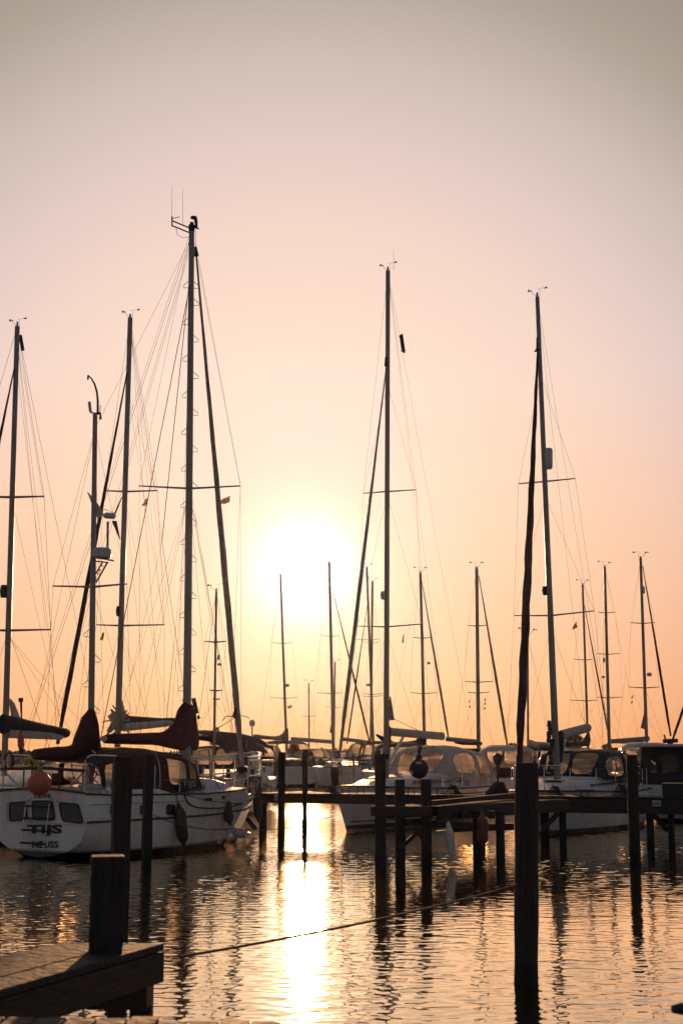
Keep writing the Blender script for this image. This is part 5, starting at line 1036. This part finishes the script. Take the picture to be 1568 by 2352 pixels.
FB.append(far_boat('sailboat', 'sailboat with pale lashed sail right of the wine red furled sail', (1270, 66), (1178, 74), 3.5, (1211, 1211, 1461), wid=5.5, sheer=1.25, cov=('sail', [(1214, 1698, 1712, .1), (1230, 1703, 1714), (1250, 1704, 1712), (1262, 1705, 1713, .1)]), hood=(.2, .42)))
FB.append(far_boat('sailboat', 'far sailboat with single thin mast and dark boom cover above the navy hood', (1285, 92), (1390, 100), 3.6, (1349.5, 1337, 1344), spr=[(1516, 1317, 1360), (1610, 1309, 1370)], wid=6, sheer=1.25, cov=('navy', [(1287, 1703, 1714, .1), (1310, 1705, 1715), (1335, 1703, 1714), (1345, 1690, 1714), (1351, 1680, 1714, .12)]), furl=(1340, 1385, 1397, 1690, 4, 'darkfurl')))
FB.append(far_boat('sailboat', 'far sailboat with three spreader pairs and a small radome left of its mast', (1470, 88), (1370, 96), 3.7, (1398, 1387.5, 1303), spr=[(1408, 1373, 1412), (1503, 1370, 1422), (1603, 1369, 1429)], wid=8, sheer=1.25, boom=(1400, 1702, 1478, 1706, .13, 'alu'), box=1, radar=[(1384.5, 1555, 8, 5), (1386, 1516, 5, 11)]))
FB.append(far_boat('sailboat', 'tallest far sailboat at right with twin booms, its forestay slanting to the motor cruiser', (1395, 76), (1545, 84), 3.8, (1484, 1470, 1283), spr=[(1432, 1447, 1502), (1580, 1443, 1512)], wid=8, sheer=1.25, boom=(1490, 1696, 1402, 1703, .12, 'alu'), box=1, furl=(1475, 1300, 1539, 1690, 6, 'darkfurl'), radar=[(1476, 1355, 8, 17), (1490, 1549, 11, 8)], hood=(.15, .4)))
mb = MB(); b_ = FB[-1]; mb.prism([P(1478, 1638, b_.bm.y), P(1470, 1672, b_.bm.y), P(1480, 1675, b_.bm.y)], (0, .06, 0)); mb.build('sail_corner', 'sailfurl', b_.e, smooth=False)
b_ = FB[1]; mb = MB(); mb.prism([P(763, 1645, b_.bm.y), P(757, 1683, b_.bm.y), P(764, 1684, b_.bm.y)], (0, .06, 0)); mb.build('sail_corner', 'darkfurl', b_.e, smooth=False)
# pale inverted cloth hanging beside the wine red sail
# white bow boat in front of the far row (right of the glitter)
FB.append(far_boat('yacht', 'white yacht hull with a dark boarding gate beyond the sloop pulpit, right of the glitter', (770, 98), (830, 84), 3.6, None, sheer=1.3, trunkz=.3))
FB.append(far_boat('yacht', 'low white yacht with brown arched cockpit cover between the ketch bow and the dark enclosure', (575, 92), (640, 104), 3.6, None, hood=(.1, .5), sheer=1.3, trunkz=.3, hcol='brown', hz=1.2))
FB.append(far_boat('yacht', 'small white yacht with peaked grey tent behind the outboard motor', (1165, 62), (1120, 70), 3.2, None, hood=(.05, .35), sheer=1.15, trunkz=.3, hcol='creamcanvas', hz=1.1))
for st_, bw_, lb, hd_, hc_ in (((690, 95), (650, 108), 'pale low cabin yacht filling the gap right of the dark enclosure', None, 'navy'),
        ((925, 72), (880, 82), 'small yacht with navy hood left behind the cream sprayhood', (.1, .45), 'navy'),
        ((1235, 84), (1285, 96), 'small yacht with dark tent between the wine red sail and the right sloop mast', (.05, .5), 'navy'),
        ((1150, 100), (1120, 116), 'low far yacht with brown tent right of the cream cockpit tent', (.05, .5), 'brown'),
        ((1480, 70), (1440, 82), 'white yacht with cream tent left of the motor cruiser', (.05, .5), 'creamcanvas')):
    FB.append(far_boat('yacht', lb, st_, bw_, 3.4, None, hood=hd_, sheer=1.25, trunkz=.45, hcol=hc_, hz=1.2, group='yachts in the rows whose masts do not show'))
# motor cruiser at the right edge
def cruiser():
    B = Boat('motor_cruiser', 'white motor cruiser with dark canvas stern enclosure at the right edge', (1554, 47), (1735, 58), 3.6, [(0, 1.2), (.5, 1.3), (1, 1.6)], cat='motor boat', group=None, transom=.95, over=1, tz=.05, hullmat='hullC', keel=-.3)
    B.hull(n=16); e, W, L = B.e, B.W, B.L; B.rail('rub_rail', 'trim', -.12, .05, L * .98, .05, sgn=-1); B.rail('rub_rail', 'trim', -.12, .05, L * .98, .05, sgn=1)
    z = 1.2; secs = []
    def cab(name, mat, a0, a1, w, z0, z1, tin=.1):
        c = [[W(a, s_ * w * (1 if k == 0 else 1 - tin), zz) for k, zz in ((0, z0), (1, z1)) for s_ in ((-1, 1) if k == 0 else (1, -1))] for a in (a0, a1)]
        mb = MB(); mb.loft(c, True, True, True); return mb.build(name, mat, e, bevel=.03)
    cab('stern_enclosure', 'navy', .05, L * .35, 1.5, z, 2.42); cab('cabin', 'deck', L * .352, L * .8, 1.45, z + .05, 2.40)
    mb = MB(); mb.box(W(L * .36, 0, 2.47), B.h * L * .38, B.l * 1.55, (0, 0, .05)); mb.build('cabin_roof', 'dome', e, bevel=.04)
    for s_ in (-1, 1): mb = MB(); mb.box(W(L * .5, s_ * 1.44, 2.0), B.h * .8, B.l * .02, (0, 0, .25)); mb.build('side_window', 'glass', e)
    for b_, w_ in ((-.72, .5), (.5, .55)): mb = MB(); mb.box(W(.035, b_, 1.9), B.h * .012, B.l * w_, (0, 0, .32)); mb.build('enclosure_window', 'glass', e, bevel=.01)
    mb = MB(); mb.box(W(-.16, 0, .42), B.h * .18, B.l * 1.3, (0, 0, .05)); mb.build('bathing_platform', 'dome', e, bevel=.02)
    mb = MB(); mb.box(W(-.03, -.4, .86), B.h * .02, B.l * .38, (0, 0, .12)); mb.build('stern_locker', 'cream', e, bevel=.01)
    c = P(1538, 1701, 49); mb = MB(); mb.tube([c - Vector((0, 0, .2)), c], [.12, .08], 8); mb.tube([c + Vector((-.25, 0, -.02)), c + Vector((.25, 0, .0))], .07, 8); mb.tube([c + Vector((-.15, 0, 0)), c + Vector((-.2, 0, .2))], .03, 5); mb.build('searchlight', 'trim', e)
cruiser()
rb = far_boat('sailboat', 'sailboat out of frame at right whose two furled stays slant into the picture', (1760, 66), (1560, 60), 3.4, (1700, 1690, 1200), wid=8, spr=(), furl=(1640, 1420, 1541, 1706, 6, 'darkfurl'))

# ============================================================ fenders, buoys, flags
def hang(name, px, y0, y1, wpx, d, mat, label, cat='fender', group='fenders hanging in the harbour', rope_top=None, tilt=0, kind=0):
    t = P(px, y0, d); b = P(px + tilt, y1, d); r = wpx / F * d / 2; mb = MB(); n = 14; pts, rs = [], []
    for i in range(n + 1):
        k = i / n; pts.append(t.lerp(b, k)); e_ = min(k, 1 - k) * 5; rs.append(r * (.22 + .78 * min(1, e_) ** .6) if kind == 0 else max(.015, r * math.sin(math.pi * min(1, k * 1.0)) ** .55))
    mb.tube(pts, rs, 14); ax = (b - t).normalized(); mb.tube([t - ax * .07, t + ax * .02], [.03, .05], 6); mb.tube([b - ax * .02, b + ax * .06], [.05, .03], 6)
    o = mb.build(name, mat, base=t); tag(o, label, cat, group)
    if rope_top: MB().tube([P(rope_top[0], rope_top[1], d), t], .011, 5).build('lanyard', 'rope', o)
    return o
hang('fender', 411, 1851, 1939, 27, 33.0, 'black', 'long black fender below the dark square porthole of the ketch', rope_top=(404, 1824), tilt=11)
hang('fender', 517, 1835, 1891, 23, 34.9, 'greyfender', 'grey brown tilted fender on the fore part of the ketch', rope_top=(493, 1790), tilt=11)
hang('fender', 590, 1825, 1884, 20, 36.6, 'greyfender', 'grey brown fender hanging straight down at the ketch bow', rope_top=(577, 1775), tilt=4)
hang('fender', 1029, 1895, 1972, 20, 29.7, 'whitefender', 'long grubby white fender hanging low from the finger pier', rope_top=(1026, 1865), tilt=9)
hang('fender', 1106, 1872, 1940, 25, 30.6, 'redfender', 'dark red fender hanging between the legs of the finger pier', rope_top=(1106, 1855), tilt=3)
o = hang('fender', 536, 1913, 1915, 20, 36.2, 'whitefender', 'plump white fender lying on the water at the foot of the ketch bow', tilt=34)
o = hang('danbuoy', 48, 1683, 1722, 15, 35.0, 'orange', 'orange float of a slim man overboard pole at the left edge', cat='buoy', group=None, tilt=1)
MB().tube([P(49, 1608, 35), P(50, 1650, 35), P(50, 1684, 35)], [.03, .02, .02], 6).build('pole', 'trim', o); MB().tube([P(51, 1720, 35), P(51, 1733, 35)], [.08, .05], 6).build('weight', 'redfender', o); MB().tube([P(48.5, 1603, 35), P(48.5, 1612, 35)], .06, 6).build('light', 'trim', o)
# ball fenders
def ballf(px, y, wpx, d, mat, label, hang_to=None, flat=1):
    c = P(px, y, d); r = wpx / F * d / 2; mb = MB(); secs = []; n = 20
    for i in range(15):
        t = math.pi * i / 14; rr = math.sin(t) * r; zz = -math.cos(t) * r * 1.0
        if t > 2.2: zz += (t - 2.2) ** 2 * r * .22; 
        secs.append([c + Vector((math.cos(2 * math.pi * j / n) * max(rr, r * .06), math.sin(2 * math.pi * j / n) * max(rr, r * .06) * flat, zz)) for j in range(n)])
    mb.loft(secs, True, True, True); top = c + Vector((0, 0, r * 1.2)); mb.tube([top - Vector((0, 0, .06)), top + Vector((0, 0, .05))], [.08, .05], 8)
    o = mb.build('ball_fender', mat, base=c); tag(o, label, 'fender', 'round ball fenders')
    for h_ in hang_to or []: MB().tube([P(h_[0], h_[1], d + (h_[2] if len(h_) > 2 else 0)), top], .012, 5).build('lanyard', 'rope', o)
    return o
ballf(91.5, 1800, 54, 30.9, 'orange', 'big orange ball fender hanging at the stern of the ketch above the ladder', [(92, 1765), (95, 1765)])
ballf(598, 1797, 44, 38.6, 'whitefender', 'large pale ball fender behind the ketch bow net', [(585, 1770)])
o = ballf(961.5, 1766, 44, 30.3, 'black', 'black round fender with two white stickers above the finger pier post', [(964, 1692), (957, 1696), (968, 1697), (973, 1700)], flat=.8)
for dx, dy, w_, h_ in ((-.01, .125, .12, .055), (-.15, -.07, .05, .08)):
    c = P(961.5, 1766, 30.3); mb = MB(); rr = .2; yy = -math.sqrt(max(0, .2 ** 2 - dx * dx - dy * dy)) * .82
    mb.prism([c + Vector((dx + a_ * w_ / 2, yy - .012, dy + b_ * h_ / 2)) for a_, b_ in ((-1, -1), (1, -1), (1, 1), (-1, 1))], (0, .04, 0)); mb.build('sticker', 'plate', o, smooth=False)
def flag(pts, d, mat, label, stripes=None, group='small flags under the spreaders'):
    ps = [P(x, y, d) for x, y in pts]; c = sum(ps, Vector()) / len(ps); n = 8; mb = MB()
    a, b, c2, dd = ps if len(ps) == 4 else (ps[0], ps[1], ps[2], ps[2]); rows = []
    for i in range(n + 1):
        u = i / n; rows.append([a.lerp(b, u).lerp(dd.lerp(c2, u), v / 4) + Vector((0, .05 * math.sin(u * 7 + v), 0)) for v in range(5)])
    mb.loft(rows); o = mb.build('flag', mat, base=a); tag(o, label, 'flag', group)
    if stripes:
        for v0 in (.22, .62):
            m2 = MB(); m2.loft([[a.lerp(b, i / n).lerp(dd.lerp(c2, i / n), v0 + k * .16) + Vector((0, .05 * math.sin(i / n * 7 + (v0 + k * .16) * 4) - .012, 0)) for k in (0, 1)] for i in range(n + 1)]); m2.build('stripe', stripes, o)
    return o
flag([(528, 1138), (507, 1149), (506, 1159), (528, 1154)], 36, 'flagorange', 'orange striped flag under the right main spreader of the ketch', 'flagpale')
flag([(340, 1142), (333, 1148), (325, 1163), (339, 1161)], 41, 'flagpale', 'pale flag blowing left high up between the two tallest left masts', 'flagred')
flag([(240, 1450), (234, 1457), (230, 1469), (237, 1472)], 40, 'flagorange', 'small dark orange flag right of the mizzen mast', 'trim')
flag([(1323, 1427), (1317, 1436), (1312, 1447), (1325, 1441)], 43, 'flagred', 'red and white flag right of the tall right hand mast', 'flagpale')
flag([(928, 1453), (925, 1461), (922, 1476), (927, 1477)], 46, 'flagorange', 'narrow drooping flag right of the tall middle mast')
flag([(716, 1762 * 0 + 1618), (726, 1619 * 1), (726, 1626), (717, 1628)], 110, 'flagorange', 'tiny orange flag on the mast left of the sun glitter') if False else flag([(660, 1766 * 0 + 1622), (670, 1619), (670, 1626), (661, 1628)], 112, 'flagorange', 'tiny orange flag on the mast left of the sun glitter')
for x, y in ((1077, 1610), (1078, 1622), (1113, 1606), (1113, 1615), (1112, 1626)): flag([(x + 2, y - 4), (x - 1, y), (x - 2, y + 5), (x + 2, y + 3)], 80, 'flagred', 'tiny signal flag hoisted below the spreaders of the thick far mast', group='signal flags on the thick far mast')
for x, y in ((1451, 1600), (1450, 1612)): flag([(x + 2, y - 4), (x - 2, y + 1), (x - 2, y + 5), (x + 2, y + 2)], 80, 'flagred', 'small red flag left of the tallest far mast at right', group='two red flags by the right far mast')
flag([(929, 1752), (921, 1757), (918, 1775), (926, 1778)], 104, 'flagred', 'red ensign at the stern of the grey far boat beside the tall pile') if False else flag([(858, 1796 * 0 + 1749), (852, 1753), (849, 1766), (857, 1763)], 100, 'flagred', 'red ensign beside the tall pile of the finger pier')
# small marker lamp on a pole left of the brown cover
c = P(579, 1661, 60); mb = MB(); mb.tube([P(579, 1740, 60), P(579, 1668, 60)], .03, 6); o = tag(mb.build('satellite_dome_pole', 'steel', base=P(579, 1740, 60)), 'thin pole topped by a pale rounded dome right of the ketch foresail', 'antenna')
mb = MB(); mb.tube([c - Vector((0, 0, .14)), c - Vector((0, 0, .08)), c + Vector((0, 0, .06)), c + Vector((0, 0, .14))], [.06, .12, .12, .05], 12); mb.build('dome', 'dome', o)
# mooring lines
def mline(p, q, s_, r, label): mb = MB(); mb.tube(sag(p, q, s_, 20), r, 5); tag(mb.build('mooring_rope', 'rope', base=p), label, 'rope', 'mooring ropes')
mline(P(345, 1798, 29.4), P(556, 1846, 35.3), .10, .012, 'light mooring rope from the square pile along the ketch side to its bow')
mline(P(354, 1873, 29.4), P(536, 1903, 35.0), .12, .012, 'dark knotted rope running low along the ketch topsides')
mline(P(604, 1800, 37.5), P(672, 1817, 37.9), .05, .012, 'short rope from the ketch bow to the jetty by the pile')
mline(P(536, 1903, 35.6), P(760, 1876, 40), .15, .010, 'thin rope from the ketch bow fender across the gap to the sloop')
mline(P(1262, 1813, 39.5), P(1330, 1828, 37.4), .06, .016, 'bow rope of the navy hood sloop down to the jetty cleat')
mline(P(1160, 1812, 45), P(1010, 1822, 37.5), .05, .014, 'rope lying slack between cream sloop stern and jetty cleat')
mline(P(980, 1855, 29.9), P(1040, 1858, 30.2), .28, .014, 'loop of rope drooping from the second post of the finger pier')
mline(P(1330, 1846, 36.6), P(1338, 1846, 36.6), .25, .014, 'small rope loop hanging under the jetty edge at right')

# ============================================================ evening haze
hz = MB(); hz.box((0, 205, 11), (330, 0, 0), (0, 245, 0), (0, 0, 13.5))
hm = bpy.data.materials.new('evening_haze'); hm.use_nodes = True; t = hm.node_tree; t.nodes.clear()
ho = t.nodes.new('ShaderNodeOutputMaterial'); pv = t.nodes.new('ShaderNodeVolumePrincipled')
pv.inputs['Density'].default_value = 0.00003; pv.inputs['Anisotropy'].default_value = 0.9; pv.inputs['Color'].default_value = (.75, .85, 1, 1)
t.links.new(pv.outputs[0], ho.inputs['Volume'])
o = hz.build('haze', hm, smooth=False); o['kind'] = 'stuff'; o['label'] = 'warm evening haze lying over the harbour'
